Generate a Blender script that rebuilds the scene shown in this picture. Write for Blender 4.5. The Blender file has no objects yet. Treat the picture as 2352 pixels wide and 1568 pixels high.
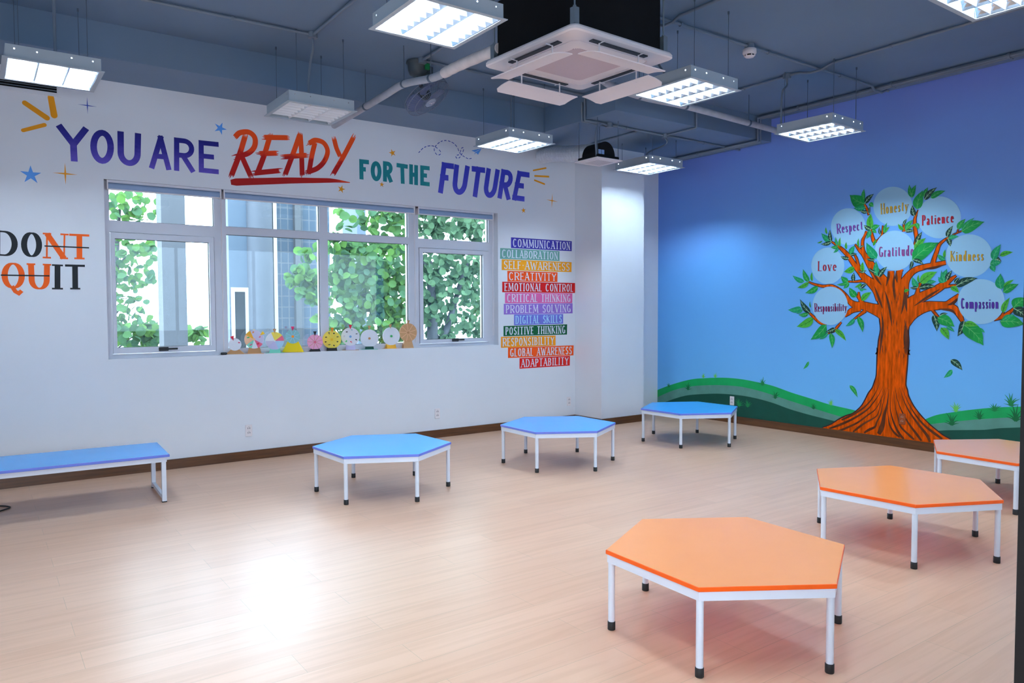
import bpy, math, random
import numpy as np
from mathutils import Vector, Matrix
from mathutils.geometry import tessellate_polygon
random.seed(7)
C = bpy.context.scene.collection
PI = math.pi
R_ = math.radians
# ---------------------------------------------------------------- camera, world, exposure
IW, IH = 2352, 1568
FPX = 1719.8
YAW, PITCH, ROLL = -0.6221, 0.0426, -0.0039
CAM = np.array([-0.3559, -8.0621, 1.5862])


def _rot():
    cy, sy = math.cos(YAW), math.sin(YAW)
    Rz = np.array([[cy, sy, 0], [-sy, cy, 0], [0, 0, 1]])
    B = np.array([[1, 0, 0], [0, 0, -1], [0, 1, 0]])
    cp, sp = math.cos(PITCH), math.sin(PITCH)
    Rx = np.array([[1, 0, 0], [0, cp, -sp], [0, sp, cp]])
    cr, sr = math.cos(ROLL), math.sin(ROLL)
    Rr = np.array([[cr, -sr, 0], [sr, cr, 0], [0, 0, 1]])
    return Rr @ Rx @ B @ Rz


RW = _rot()
cd = bpy.data.cameras.new('camera')
cam = bpy.data.objects.new('camera', cd)
C.objects.link(cam)
cd.sensor_fit = 'HORIZONTAL'
cd.sensor_width = 36
cd.lens = 36 * FPX / IW
cd.clip_start = 0.02
cd.clip_end = 300
M3 = RW.T @ np.diag([1, -1, -1])
cam.matrix_world = Matrix.Translation(Vector(CAM)) @ Matrix([list(r) for r in M3]).to_4x4()
sc = bpy.context.scene
sc.camera = cam
sc.view_settings.view_transform = 'Standard'
sc.view_settings.look = 'None'
sc.view_settings.gamma = 1
sc.view_settings.use_curve_mapping = False
sc.view_settings.exposure = 0.0
sc.cycles.max_bounces = 7
sc.cycles.diffuse_bounces = 4
sc.cycles.glossy_bounces = 4
sc.cycles.transparent_max_bounces = 8
sc.cycles.caustics_reflective = False
sc.cycles.caustics_refractive = False
sc.cycles.sample_clamp_indirect = 6
sc.cycles.use_denoising = True
WORLD_STRENGTH = 15.0
TUBE_STRENGTH = 345.0
w = bpy.data.worlds.new('overcast_sky')
sc.world = w
w.use_nodes = True
bg = w.node_tree.nodes['Background']
bg.inputs['Color'].default_value = (0.71, 0.87, 1.03, 1)
bg.inputs['Strength'].default_value = WORLD_STRENGTH
for nm_, (sx_, sy_), loc_, rx_ in (('window_portal', (4.5, 1.7), (2.94, 0.26, 1.98), -90), ('back_fill_portal', (6.2, 2.0), (4.5, -8.0, 1.9), 90), ('left_fill_portal', (4.6, 2.2), (-4.25, -4.5, 2.1), None)):  # back and left portals serve unseen windows added for fill light
    ld = bpy.data.lights.new(nm_, 'AREA')
    ld.shape = 'RECTANGLE'
    ld.size, ld.size_y = sx_, sy_
    ld.cycles.is_portal = True
    lo = bpy.data.objects.new(nm_, ld)
    C.objects.link(lo)
    lo.location = loc_
    lo.rotation_euler = (R_(rx_), 0, 0) if rx_ else (R_(90), 0, R_(-90))

# ---------------------------------------------------------------- survey: a sight line met with a known plane
def bp(q, pl, v):
    d = RW.T @ np.array([(q[0] - IW / 2) / FPX, (q[1] - IH / 2) / FPX, 1])
    i = 'xyz'.index(pl)
    t = (v - CAM[i]) / d[i]
    return CAM + t * d


# room sizes (metres)
XM = 8.19          # mural wall
XL = -4.0          # left wall
YB = -7.75         # back wall, inner face
ZC = 4.059         # ceiling
ZS = 3.763         # beam and soffit underside
YBEAM = -0.72
XS, YS = 5.40, -1.99   # soffit box corner
WX0, WX1, WZ0, WZ1 = 0.674, 5.206, 1.125, 2.838

# ---------------------------------------------------------------- materials
def srgb(r, g, b):
    f = lambda c: c / 12.92 if c <= 0.04045 else ((c + 0.055) / 1.055) ** 2.4
    return tuple(f(x / 255) for x in (r, g, b))


MATS = {}


def mat(name, col, rough=0.5, metal=0.0, spec=0.5, var=0.04, nscale=6.0, bump=0.0, bscale=60.0, coat=0.0, emit=None, stretch=None):
    if name in MATS:
        return MATS[name]
    m = bpy.data.materials.new(name)
    m.use_nodes = True
    nt = m.node_tree
    b = nt.nodes['Principled BSDF']
    tc = nt.nodes.new('ShaderNodeTexCoord')
    src = tc.outputs['Object']
    if stretch:
        mp = nt.nodes.new('ShaderNodeMapping')
        mp.inputs['Scale'].default_value = stretch
        nt.links.new(src, mp.inputs['Vector'])
        src = mp.outputs['Vector']
    n = nt.nodes.new('ShaderNodeTexNoise')
    n.inputs['Scale'].default_value = nscale
    n.inputs['Detail'].default_value = 3
    nt.links.new(src, n.inputs['Vector'])
    r = nt.nodes.new('ShaderNodeValToRGB')
    r.color_ramp.elements[0].position = 0.3
    r.color_ramp.elements[1].position = 0.7
    r.color_ramp.elements[0].color = tuple(c * (1 - var) for c in col) + (1,)
    r.color_ramp.elements[1].color = tuple(min(1, c * (1 + var)) for c in col) + (1,)
    nt.links.new(n.outputs['Fac'], r.inputs['Fac'])
    nt.links.new(r.outputs['Color'], b.inputs['Base Color'])
    b.inputs['Roughness'].default_value = rough
    b.inputs['Metallic'].default_value = metal
    b.inputs['Specular IOR Level'].default_value = spec
    b.inputs['Coat Weight'].default_value = coat
    if bump:
        n2 = nt.nodes.new('ShaderNodeTexNoise')
        n2.inputs['Scale'].default_value = bscale
        nt.links.new(src, n2.inputs['Vector'])
        bu = nt.nodes.new('ShaderNodeBump')
        bu.inputs['Strength'].default_value = bump
        bu.inputs['Distance'].default_value = 0.01
        nt.links.new(n2.outputs['Fac'], bu.inputs['Height'])
        nt.links.new(bu.outputs['Normal'], b.inputs['Normal'])
    if emit:
        b.inputs['Emission Color'].default_value = tuple(emit[0]) + (1,)
        b.inputs['Emission Strength'].default_value = emit[1]
    MATS[name] = m
    return m


def paint(name, rgb, **k):
    k.setdefault('rough', 0.55)
    k.setdefault('spec', 0.3)
    return mat('paint_' + name, srgb(*rgb), **k)


def grad(name, stops, axis='Z', rough=0.55):
    """Two-tone brush paint: stops = [(world coordinate, rgb)]."""
    m = bpy.data.materials.new(name)
    m.use_nodes = True
    nt = m.node_tree
    b = nt.nodes['Principled BSDF']
    g = nt.nodes.new('ShaderNodeNewGeometry')
    s = nt.nodes.new('ShaderNodeSeparateXYZ')
    nt.links.new(g.outputs['Position'], s.inputs['Vector'])
    n = nt.nodes.new('ShaderNodeTexNoise')
    n.inputs['Scale'].default_value = 9
    mr = nt.nodes.new('ShaderNodeMapRange')
    lo_, hi_ = stops[0][0], stops[-1][0]
    mr.inputs['From Min'].default_value = lo_
    mr.inputs['From Max'].default_value = hi_
    nt.links.new(s.outputs[axis], mr.inputs['Value'])
    ma = nt.nodes.new('ShaderNodeMath')
    ma.operation = 'MULTIPLY_ADD'
    ma.inputs[1].default_value = 0.3
    nt.links.new(n.outputs['Fac'], ma.inputs[0])
    ad = nt.nodes.new('ShaderNodeMath')
    ad.operation = 'ADD'
    ad.inputs[1].default_value = -0.15
    nt.links.new(mr.outputs['Result'], ad.inputs[0])
    nt.links.new(ad.outputs[0], ma.inputs[2])
    r = nt.nodes.new('ShaderNodeValToRGB')
    el = r.color_ramp.elements
    while len(el) < len(stops):
        el.new(0.5)
    for e, (p, c) in zip(el, stops):
        e.position = (p - lo_) / (hi_ - lo_)
        e.color = srgb(*c) + (1,)
    nt.links.new(ma.outputs[0], r.inputs['Fac'])
    nt.links.new(r.outputs['Color'], b.inputs['Base Color'])
    b.inputs['Roughness'].default_value = rough
    b.inputs['Specular IOR Level'].default_value = 0.3
    return m


def floor_mat():
    m = bpy.data.materials.new('oak_laminate')
    m.use_nodes = True
    nt = m.node_tree
    L = nt.links.new
    b = nt.nodes['Principled BSDF']
    tc = nt.nodes.new('ShaderNodeTexCoord')
    br = nt.nodes.new('ShaderNodeTexBrick')
    br.inputs['Scale'].default_value = 1
    br.inputs['Brick Width'].default_value = 1.25
    br.inputs['Row Height'].default_value = 0.205
    br.inputs['Mortar Size'].default_value = 0.0012
    br.inputs['Mortar Smooth'].default_value = 0.2
    br.offset = 0.37
    br.inputs['Color1'].default_value = srgb(225, 178, 148) + (1,)
    br.inputs['Color2'].default_value = srgb(219, 171, 141) + (1,)
    br.inputs['Mortar'].default_value = srgb(190, 156, 128) + (1,)
    L(tc.outputs['Object'], br.inputs['Vector'])
    mp = nt.nodes.new('ShaderNodeMapping')
    mp.inputs['Scale'].default_value = (0.38, 7.0, 1)
    L(tc.outputs['Object'], mp.inputs['Vector'])
    n = nt.nodes.new('ShaderNodeTexNoise')
    n.inputs['Scale'].default_value = 3.2
    n.inputs['Detail'].default_value = 6
    n.inputs['Distortion'].default_value = 0.9
    L(mp.outputs['Vector'], n.inputs['Vector'])
    r = nt.nodes.new('ShaderNodeValToRGB')
    r.color_ramp.elements[0].position = 0.36
    r.color_ramp.elements[0].color = (0.66, 0.54, 0.43, 1)
    r.color_ramp.elements[1].position = 0.56
    r.color_ramp.elements[1].color = (1, 1, 1, 1)
    L(n.outputs['Fac'], r.inputs['Fac'])
    mx = nt.nodes.new('ShaderNodeMix')
    mx.data_type = 'RGBA'
    mx.blend_type = 'MULTIPLY'
    mx.inputs['Factor'].default_value = 0.22
    L(br.outputs['Color'], mx.inputs['A'])
    L(r.outputs['Color'], mx.inputs['B'])
    L(mx.outputs['Result'], b.inputs['Base Color'])
    b.inputs['Roughness'].default_value = 0.3
    b.inputs['Specular IOR Level'].default_value = 0.55
    mp2 = nt.nodes.new('ShaderNodeMapping')
    mp2.inputs['Scale'].default_value = (0.5, 4.0, 1)
    L(tc.outputs['Object'], mp2.inputs['Vector'])
    n2 = nt.nodes.new('ShaderNodeTexNoise')
    n2.inputs['Scale'].default_value = 2.5
    n2.inputs['Detail'].default_value = 4
    L(mp2.outputs['Vector'], n2.inputs['Vector'])
    rr = nt.nodes.new('ShaderNodeMapRange')
    rr.inputs['To Min'].default_value = 0.29
    rr.inputs['To Max'].default_value = 0.35
    L(n2.outputs['Fac'], rr.inputs['Value'])
    L(rr.outputs['Result'], b.inputs['Roughness'])
    return m


def glass_mat(name='window_glass', tint=(0.93, 0.97, 0.98)):
    m = bpy.data.materials.new(name)
    m.use_nodes = True
    nt = m.node_tree
    nt.nodes.remove(nt.nodes['Principled BSDF'])
    out = nt.nodes['Material Output']
    t = nt.nodes.new('ShaderNodeBsdfTransparent')
    t.inputs['Color'].default_value = tint + (1,)
    g = nt.nodes.new('ShaderNodeBsdfGlossy')
    g.inputs['Roughness'].default_value = 0.0
    g.inputs['Color'].default_value = (0.9, 0.95, 1, 1)
    f = nt.nodes.new('ShaderNodeFresnel')
    f.inputs['IOR'].default_value = 1.45
    mx = nt.nodes.new('ShaderNodeMixShader')
    nt.links.new(f.outputs[0], mx.inputs[0])
    nt.links.new(t.outputs[0], mx.inputs[1])
    nt.links.new(g.outputs[0], mx.inputs[2])
    nt.links.new(mx.outputs[0], out.inputs['Surface'])
    return m


def leaf_mat(name, c1, c2):
    m = bpy.data.materials.new(name)
    m.use_nodes = True
    nt = m.node_tree
    nt.nodes.remove(nt.nodes['Principled BSDF'])
    out = nt.nodes['Material Output']
    g = nt.nodes.new('ShaderNodeNewGeometry')
    r = nt.nodes.new('ShaderNodeValToRGB')
    r.color_ramp.elements[0].color = srgb(*c1) + (1,)
    r.color_ramp.elements[1].color = srgb(*c2) + (1,)
    nt.links.new(g.outputs['Random Per Island'], r.inputs['Fac'])
    d = nt.nodes.new('ShaderNodeBsdfDiffuse')
    t = nt.nodes.new('ShaderNodeBsdfTranslucent')
    nt.links.new(r.outputs['Color'], d.inputs['Color'])
    nt.links.new(r.outputs['Color'], t.inputs['Color'])
    mx = nt.nodes.new('ShaderNodeMixShader')
    mx.inputs[0].default_value = 0.4
    nt.links.new(d.outputs[0], mx.inputs[1])
    nt.links.new(t.outputs[0], mx.inputs[2])
    nt.links.new(mx.outputs[0], out.inputs['Surface'])
    return m


WALL = mat('wall_paint', srgb(234, 236, 242), rough=0.45, spec=0.35, var=0.012, nscale=1.5, bump=0.03, bscale=90)
SLATE = mat('slate_ceiling_paint', srgb(112, 134, 158), rough=0.6, spec=0.3, var=0.06, nscale=0.9, bump=0.05, bscale=30)
PIPEM = mat('slate_pipe_paint', srgb(112, 126, 142), rough=0.45, var=0.05)
OAK = floor_mat()
SKIRT = mat('dark_stained_wood', srgb(92, 56, 30), rough=0.28, spec=0.5, var=0.35, nscale=5, stretch=(0.6, 0.6, 9))
ALU = mat('white_coated_aluminium', srgb(214, 216, 226), rough=0.4, var=0.01)
GLASS = glass_mat()
FILL_GLASS = glass_mat('fill_window_glass', (0.45, 0.47, 0.49))  # tint sets how much sky the two added windows let in
WSTEEL = mat('white_coated_steel', srgb(226, 230, 240), rough=0.32, var=0.02)
RUBBER = mat('black_rubber', srgb(22, 22, 24), rough=0.55, var=0.1)
BLACK = mat('matt_black_insulation', srgb(14, 14, 16), rough=0.7, spec=0.2, var=0.2)
WPLAST = mat('white_plastic', srgb(240, 232, 234), rough=0.4, var=0.01)
STEEL = mat('galvanised_steel', srgb(150, 165, 175), rough=0.35, metal=0.7, var=0.1)
DARKROD = mat('dark_threaded_rod', srgb(92, 106, 124), rough=0.5, metal=0.3, var=0.1)
HOUSING = mat('light_housing_enamel', srgb(170, 182, 192), rough=0.45, var=0.02)
BLADEM = mat('white_cross_blade', srgb(225, 232, 240), rough=0.35, metal=0.35, var=0.01)
LOUVRE = mat('satin_louvre', srgb(225, 232, 240), rough=0.14, metal=1.0, var=0.01)
TUBE = mat('lit_tube', (0.8, 0.8, 0.8), emit=((0.63, 0.83, 1.0), TUBE_STRENGTH), var=0.0)
TUBEOFF = mat('unlit_tube', (0.82, 0.82, 0.84), rough=0.3, var=0.01)

# ---------------------------------------------------------------- mesh builder
MW = {}


class MB:
    def __init__(s):
        s.v, s.f, s.m, s.sm = [], [], [], []
        s.mats = []

    def mi(s, m):
        if m is None:
            return 0
        if m not in s.mats:
            s.mats.append(m)
        return s.mats.index(m)

    def poly(s, pts, m=None, smooth=False):
        o = len(s.v)
        s.v += [tuple(p) for p in pts]
        s.f.append(tuple(range(o, o + len(pts))))
        s.m.append(s.mi(m))
        s.sm.append(smooth)

    def add(s, vs, fs, m=None, smooth=False):
        o = len(s.v)
        s.v += [tuple(p) for p in vs]
        k = s.mi(m)
        for f in fs:
            s.f.append(tuple(o + i for i in f))
            s.m.append(k)
            s.sm.append(smooth)

    def box(s, a, b, m=None, rz=0, c=(0, 0, 0)):
        x0, y0, z0 = (min(p, q) for p, q in zip(a, b))
        x1, y1, z1 = (max(p, q) for p, q in zip(a, b))
        vs = [(x0, y0, z0), (x1, y0, z0), (x1, y1, z0), (x0, y1, z0), (x0, y0, z1), (x1, y0, z1), (x1, y1, z1), (x0, y1, z1)]
        if rz:
            cs, sn = math.cos(rz), math.sin(rz)
            vs = [(c[0] + cs * (x - c[0]) - sn * (y - c[1]), c[1] + sn * (x - c[0]) + cs * (y - c[1]), z) for x, y, z in vs]
        s.add(vs, [(3, 2, 1, 0), (4, 5, 6, 7), (0, 1, 5, 4), (1, 2, 6, 5), (2, 3, 7, 6), (3, 0, 4, 7)], m)

    def bbox(s, a, b, r=0.003, m=None):
        """Box with chamfered edges."""
        lo = [min(p, q) for p, q in zip(a, b)]
        hi = [max(p, q) for p, q in zip(a, b)]
        rings = []
        for z, i in ((lo[2], r), (lo[2] + r, 0), (hi[2] - r, 0), (hi[2], r)):
            rings.append([(lo[0] + i + r, lo[1] + i, z), (hi[0] - i - r, lo[1] + i, z), (hi[0] - i, lo[1] + i + r, z), (hi[0] - i, hi[1] - i - r, z),
                          (hi[0] - i - r, hi[1] - i, z), (lo[0] + i + r, hi[1] - i, z), (lo[0] + i, hi[1] - i - r, z), (lo[0] + i, lo[1] + i + r, z)])
        s.loft(rings, m, cap=True)

    def loft(s, rings, m=None, cap=True, smooth=False, closed=True):
        n = len(rings[0])
        vs = [p for r in rings for p in r]
        fs = []
        for i in range(len(rings) - 1):
            for j in range(n if closed else n - 1):
                k = (j + 1) % n
                fs.append((i * n + j, i * n + k, (i + 1) * n + k, (i + 1) * n + j))
        s.add(vs, fs, m, smooth)
        if cap:
            s.poly(list(reversed(rings[0])), m)
            s.poly(rings[-1], m)

    def cyl(s, p0, p1, r, m=None, n=12, r1=None, cap=True, smooth=True):
        p0, p1 = Vector(p0), Vector(p1)
        d = (p1 - p0).normalized()
        a = d.orthogonal().normalized()
        b = d.cross(a)
        r1 = r if r1 is None else r1
        rg = [[p + rr * (math.cos(t) * a + math.sin(t) * b) for t in (2 * PI * i / n for i in range(n))] for p, rr in ((p0, r), (p1, r1))]
        s.loft(rg, m, cap, smooth)

    def tube(s, path, r, m=None, n=10, smooth_path=0, cap=True, shade=True):
        P = [Vector(p) for p in path]
        if smooth_path:
            P = [Vector(p) for p in catmull([tuple(p) for p in P], smooth_path)]
        rs = r if isinstance(r, (list, tuple)) else [r] * len(P)
        if len(rs) != len(P):
            rs = [rs[min(len(rs) - 1, int(i * len(rs) / len(P)))] for i in range(len(P))]
        rings = []
        a = None
        for i, p in enumerate(P):
            d = (P[min(i + 1, len(P) - 1)] - P[max(i - 1, 0)]).normalized()
            if a is None:
                a = d.orthogonal().normalized()
            a = (a - a.dot(d) * d).normalized()
            b = d.cross(a)
            rings.append([p + rs[i] * (math.cos(t) * a + math.sin(t) * b) for t in (2 * PI * j / n for j in range(n))])
        s.loft(rings, m, cap, shade)

    def prism(s, pts, z0, z1, m=None, mtop=None):
        n = len(pts)
        s.loft([[(x, y, z0) for x, y in pts], [(x, y, z1) for x, y in pts]], m, cap=False)
        s.poly([(x, y, z0) for x, y in reversed(pts)], m)
        s.poly([(x, y, z1) for x, y in pts], mtop or m)

    def lathe(s, prof, c=(0, 0, 0), m=None, n=20, smooth=True, cap=True):
        rings = [[(c[0] + r * math.cos(2 * PI * i / n), c[1] + r * math.sin(2 * PI * i / n), c[2] + z) for i in range(n)] for r, z in prof]
        s.loft(rings, m, cap, smooth)

    def xf(s, M):
        s.v = [tuple(M @ Vector(p)) for p in s.v]
        return s

    def build(s, name, m=None, parent=None, world=False):
        vs = s.v
        if world and parent is not None:
            inv = MW[parent].inverted()
            vs = [tuple(inv @ Vector(p)) for p in vs]
        me = bpy.data.meshes.new(name)
        me.from_pydata([tuple(map(float, v)) for v in vs], [], s.f)
        if s.mats:
            for x in s.mats:
                me.materials.append(x)
        else:
            me.materials.append(m)
        me.polygons.foreach_set('material_index', s.m)
        me.polygons.foreach_set('use_smooth', s.sm)
        me.update()
        o = bpy.data.objects.new(name, me)
        C.objects.link(o)
        if parent is not None:
            o.parent = parent
            MW[o] = MW[parent].copy()
        else:
            MW[o] = Matrix.Identity(4)
        return o


def catmull(P, k=6):
    P = [np.array(p, float) for p in P]
    if len(P) < 3:
        return [tuple(p) for p in P]
    out = []
    for i in range(len(P) - 1):
        p0 = P[i - 1] if i else 2 * P[0] - P[1]
        p1, p2 = P[i], P[i + 1]
        p3 = P[i + 2] if i + 2 < len(P) else 2 * P[-1] - P[-2]
        for j in range(k):
            t = j / k
            out.append(tuple(0.5 * (2 * p1 + (p2 - p0) * t + (2 * p0 - 5 * p1 + 4 * p2 - p3) * t * t + (3 * p1 - p0 - 3 * p2 + p3) * t ** 3)))
    out.append(tuple(P[-1]))
    return out


def tag(o, label=None, cat=None, group=None, kind=None):
    if label:
        o['label'] = label
    if cat:
        o['category'] = cat
    if group:
        o['group'] = group
    if kind:
        o['kind'] = kind
    return o


def thing(name, label, cat, loc=(0, 0, 0), rz=0, group=None, kind=None):
    o = bpy.data.objects.new(name, None)
    C.objects.link(o)
    o.location = loc
    o.rotation_euler = (0, 0, rz)
    o.empty_display_size = 0.1
    MW[o] = Matrix.Translation(Vector(loc)) @ Matrix.Rotation(rz, 4, 'Z')
    return tag(o, label, cat, group, kind)


def kids(o):
    return [x for x in bpy.data.objects if x.parent == o]


def dup(o, loc=None, rz=None, label=None, group=None, parent=None, swap=None):
    c = o.copy()
    C.objects.link(c)
    if parent is not None:
        c.parent = parent
    if swap and c.type == 'MESH' and c.data.name in swap:
        c.data = swap[c.data.name]
    if loc is not None:
        c.location = loc
        c.rotation_euler = (0, 0, rz or 0)
        MW[c] = Matrix.Translation(Vector(loc)) @ Matrix.Rotation(rz or 0, 4, 'Z')
    else:
        MW[c] = MW.get(parent, Matrix.Identity(4)).copy()
    if label:
        c['label'] = label
    if group:
        c['group'] = group
    for k in kids(o):
        dup(k, parent=c, swap=swap)
    return c


def struct(name, mb, m, label=None, parent=None):
    o = mb.build(name, m, parent)
    if parent is None:
        tag(o, label, kind='structure')
    return o


# ---------------------------------------------------------------- the room
b = MB()
b.box((XL - 0.2, YB - 1.9, -0.12), (XM + 0.2, 0.2, 0.0))
struct('floor', b, OAK, 'pale oak laminate floor')
b = MB()
b.box((XL - 0.2, YB - 1.9, ZC), (XM + 0.2, 0.2, ZC + 0.15))
struct('ceiling', b, SLATE, 'slate grey painted concrete ceiling')
b = MB()
b.box((XL, 0, 0), (WX0, 0.2, ZC))
b.box((WX1, 0, 0), (XM, 0.2, ZC))
b.box((WX0, 0, 0), (WX1, 0.2, WZ0))
b.box((WX0, 0, WZ1), (WX1, 0.2, ZC))
struct('wall_window', b, WALL, 'white window wall with painted slogans')


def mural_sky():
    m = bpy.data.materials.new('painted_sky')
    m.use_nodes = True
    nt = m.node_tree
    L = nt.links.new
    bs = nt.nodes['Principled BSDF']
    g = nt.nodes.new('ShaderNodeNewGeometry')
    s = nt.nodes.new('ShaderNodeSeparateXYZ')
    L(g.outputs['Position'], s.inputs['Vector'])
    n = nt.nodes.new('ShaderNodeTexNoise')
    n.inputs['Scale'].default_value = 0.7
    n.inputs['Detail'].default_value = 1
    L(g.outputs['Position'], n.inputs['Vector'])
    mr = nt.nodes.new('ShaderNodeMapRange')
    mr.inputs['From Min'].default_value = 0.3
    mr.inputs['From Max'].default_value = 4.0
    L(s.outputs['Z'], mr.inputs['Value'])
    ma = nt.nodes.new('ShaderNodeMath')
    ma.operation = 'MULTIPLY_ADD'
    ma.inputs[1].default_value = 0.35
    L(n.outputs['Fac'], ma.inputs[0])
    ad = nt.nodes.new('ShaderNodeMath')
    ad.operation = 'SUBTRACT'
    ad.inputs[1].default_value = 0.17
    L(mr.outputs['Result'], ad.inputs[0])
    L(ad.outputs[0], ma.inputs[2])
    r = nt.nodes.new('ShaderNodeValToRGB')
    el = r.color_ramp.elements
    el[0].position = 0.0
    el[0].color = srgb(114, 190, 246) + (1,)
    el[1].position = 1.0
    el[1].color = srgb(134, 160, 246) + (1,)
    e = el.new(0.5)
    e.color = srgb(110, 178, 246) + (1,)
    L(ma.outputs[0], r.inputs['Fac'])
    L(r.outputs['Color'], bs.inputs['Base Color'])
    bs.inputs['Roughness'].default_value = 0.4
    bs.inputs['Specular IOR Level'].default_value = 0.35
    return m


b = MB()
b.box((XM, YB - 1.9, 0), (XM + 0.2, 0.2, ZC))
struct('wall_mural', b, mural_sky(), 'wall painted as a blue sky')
LY0, LY1, LZ0, LZ1 = -6.8, -2.2, 1.0, 3.2
b = MB()
b.box((XL - 0.2, YB - 1.9, 0), (XL, LY0, ZC))
b.box((XL - 0.2, LY1, 0), (XL, 0.2, ZC))
b.box((XL - 0.2, LY0, 0), (XL, LY1, LZ0))
b.box((XL - 0.2, LY0, LZ1), (XL, LY1, ZC))
struct('wall_left', b, WALL)
win_fill_left = thing('fill_window_left', 'unseen window added in the left wall for fill light', None, (XL - 0.1, -4.5, LZ0), kind='structure')  # not in view; added so daylight from the left fills the mural side
b = MB()
for k in range(4):
    b.box((XL - 0.14, LY0 + 1.5167 * k, LZ0), (XL - 0.08, LY0 + 0.05 + 1.5167 * k, LZ1))
b.box((XL - 0.14, LY0, LZ0), (XL - 0.08, LY1, LZ0 + 0.05))
b.box((XL - 0.14, LY0, LZ1 - 0.05), (XL - 0.08, LY1, LZ1))
b.build('window_frame', mat('white_coated_aluminium', srgb(214, 216, 226), rough=0.4, var=0.01), win_fill_left, True)
for k in range(3):
    b = MB()
    b.box((XL - 0.113, LY0 + 0.05 + 1.5167 * k, LZ0 + 0.05), (XL - 0.107, LY0 + 1.5167 * (k + 1), LZ1 - 0.05))
    b.build('window_pane', FILL_GLASS, win_fill_left, True)
DX0, DX1 = -0.95, float(bp((2343, 1000), 'y', YB + 0.02)[0])
b = MB()
b.box((XL, YB - 0.2, 0), (DX0 - 0.06, YB, ZC))
b.box((DX1 + 0.06, YB - 0.2, 0), (1.4, YB, ZC))
b.box((7.6, YB - 0.2, 0), (XM, YB, ZC))
b.box((1.4, YB - 0.2, 0), (7.6, YB, 0.9))
b.box((1.4, YB - 0.2, 2.9), (7.6, YB, ZC))
b.box((DX0 - 0.06, YB - 0.2, 2.4), (DX1 + 0.06, YB, ZC))
struct('wall_back', b, WALL)
win_fill_back = thing('fill_window_back', 'unseen wide window added in the back wall for fill light', None, (4.5, YB - 0.1, 0.9), kind='structure')  # unseen, added to light the window wall and column from behind
b = MB()
for k in range(5):
    b.box((1.4 + 1.5375 * k, YB - 0.14, 0.9), (1.45 + 1.5375 * k, YB - 0.08, 2.9))
b.box((1.4, YB - 0.14, 0.9), (7.6, YB - 0.08, 0.95))
b.box((1.4, YB - 0.14, 2.85), (7.6, YB - 0.08, 2.9))
b.build('window_frame', mat('white_coated_aluminium', srgb(214, 216, 226), rough=0.4, var=0.01), win_fill_back, True)
for k in range(4):
    b = MB()
    b.box((1.45 + 1.5375 * k, YB - 0.113, 0.95), (2.9375 + 1.5375 * k, YB - 0.107, 2.85))
    b.build('window_pane', FILL_GLASS, win_fill_back, True)
b = MB()
b.box((XL, YB - 1.9, 0), (XM, YB - 1.75, 1.15))  # unseen parapet, added to hold back low sky behind the camera
struct('wall_sky_block', b, WALL, 'unseen parapet added behind the camera to block low sky')
b = MB()
b.box((DX1, YB - 0.22, 0), (DX1 + 0.06, YB + 0.02, 2.4))
b.box((DX0 - 0.06, YB - 0.22, 0), (DX0, YB + 0.02, 2.4))
b.box((DX0 - 0.06, YB - 0.22, 2.34), (DX1 + 0.06, YB + 0.02, 2.4))
struct('door_1', b, mat('dark_door_frame', srgb(12, 9, 8), rough=0.6, spec=0.2, var=0.2), 'dark door frame at the right edge of the view')
CX0, CX1, CY = 6.52, 7.32, -0.55
b = MB()
b.box((CX0, CY, 0), (CX1, 0, ZS))
struct('wall_column', b, WALL, 'white column near the corner')
b = MB()
b.box((XL, YBEAM, ZS), (XM, 0, ZC))
struct('trim_1', b, SLATE, 'slate grey beam along the top of the window wall')
b = MB()
b.box((XS, YS, ZS), (XM, YBEAM, ZC))
struct('trim_2', b, SLATE, 'slate grey dropped soffit in the corner')
SH, ST = 0.098, 0.016
b = MB()
b.box((XL, -ST, 0), (CX0, 0, SH))
b.box((CX1, -ST, 0), (XM, 0, SH))
b.box((CX0 - ST, CY, 0), (CX0, -ST, SH))
b.box((CX0 - ST, CY - ST, 0), (CX1 + ST, CY, SH))
b.box((CX1, CY, 0), (CX1 + ST, -ST, SH))
struct('baseboard_window', b, SKIRT, 'dark wood skirting under the window wall')
b = MB()
b.box((XM - ST, YB, 0), (XM, -ST, SH))
struct('baseboard_mural', b, SKIRT, 'dark wood skirting under the mural')

# ---------------------------------------------------------------- window
win = thing('window_1', 'white framed four-bay window', None, (0, 0.1, WZ0), kind='structure')
FY0, FY1 = 0.10, 0.18
b = MB()
for x0, x1 in ((WX0, 0.725), (1.69, 1.812), (2.83, 2.926), (3.95, 4.092), (5.125, WX1)):
    b.box((x0, FY0, WZ0), (x1, FY1, WZ1))
xs = (0.725, 1.69, 1.812, 2.83, 2.926, 3.95, 4.092, 5.125)
for i, (zt0, zt1) in enumerate(((2.352, 2.462), (2.385, 2.468), (2.385, 2.468), (2.352, 2.462))):
    x0, x1 = xs[2 * i], xs[2 * i + 1]
    b.box((x0, FY0, zt0), (x1, FY1, zt1))
    b.box((x0, FY0, WZ0), (x1, FY1, 1.165 if i in (0, 3) else 1.185))
    b.box((x0, FY0, 2.77), (x1, FY1, WZ1))
b.build('window_frame', ALU, win, True)
for i in range(4):
    x0, x1 = xs[2 * i], xs[2 * i + 1]
    b = MB()
    b.box((x0, 0.142, 2.462), (x1, 0.148, 2.77))
    b.build('transom_pane', GLASS, win, True)
    if i in (1, 2):
        b = MB()
        b.box((x0, 0.142, 1.185), (x1, 0.148, 2.385))
        b.build('window_pane', GLASS, win, True)
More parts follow.
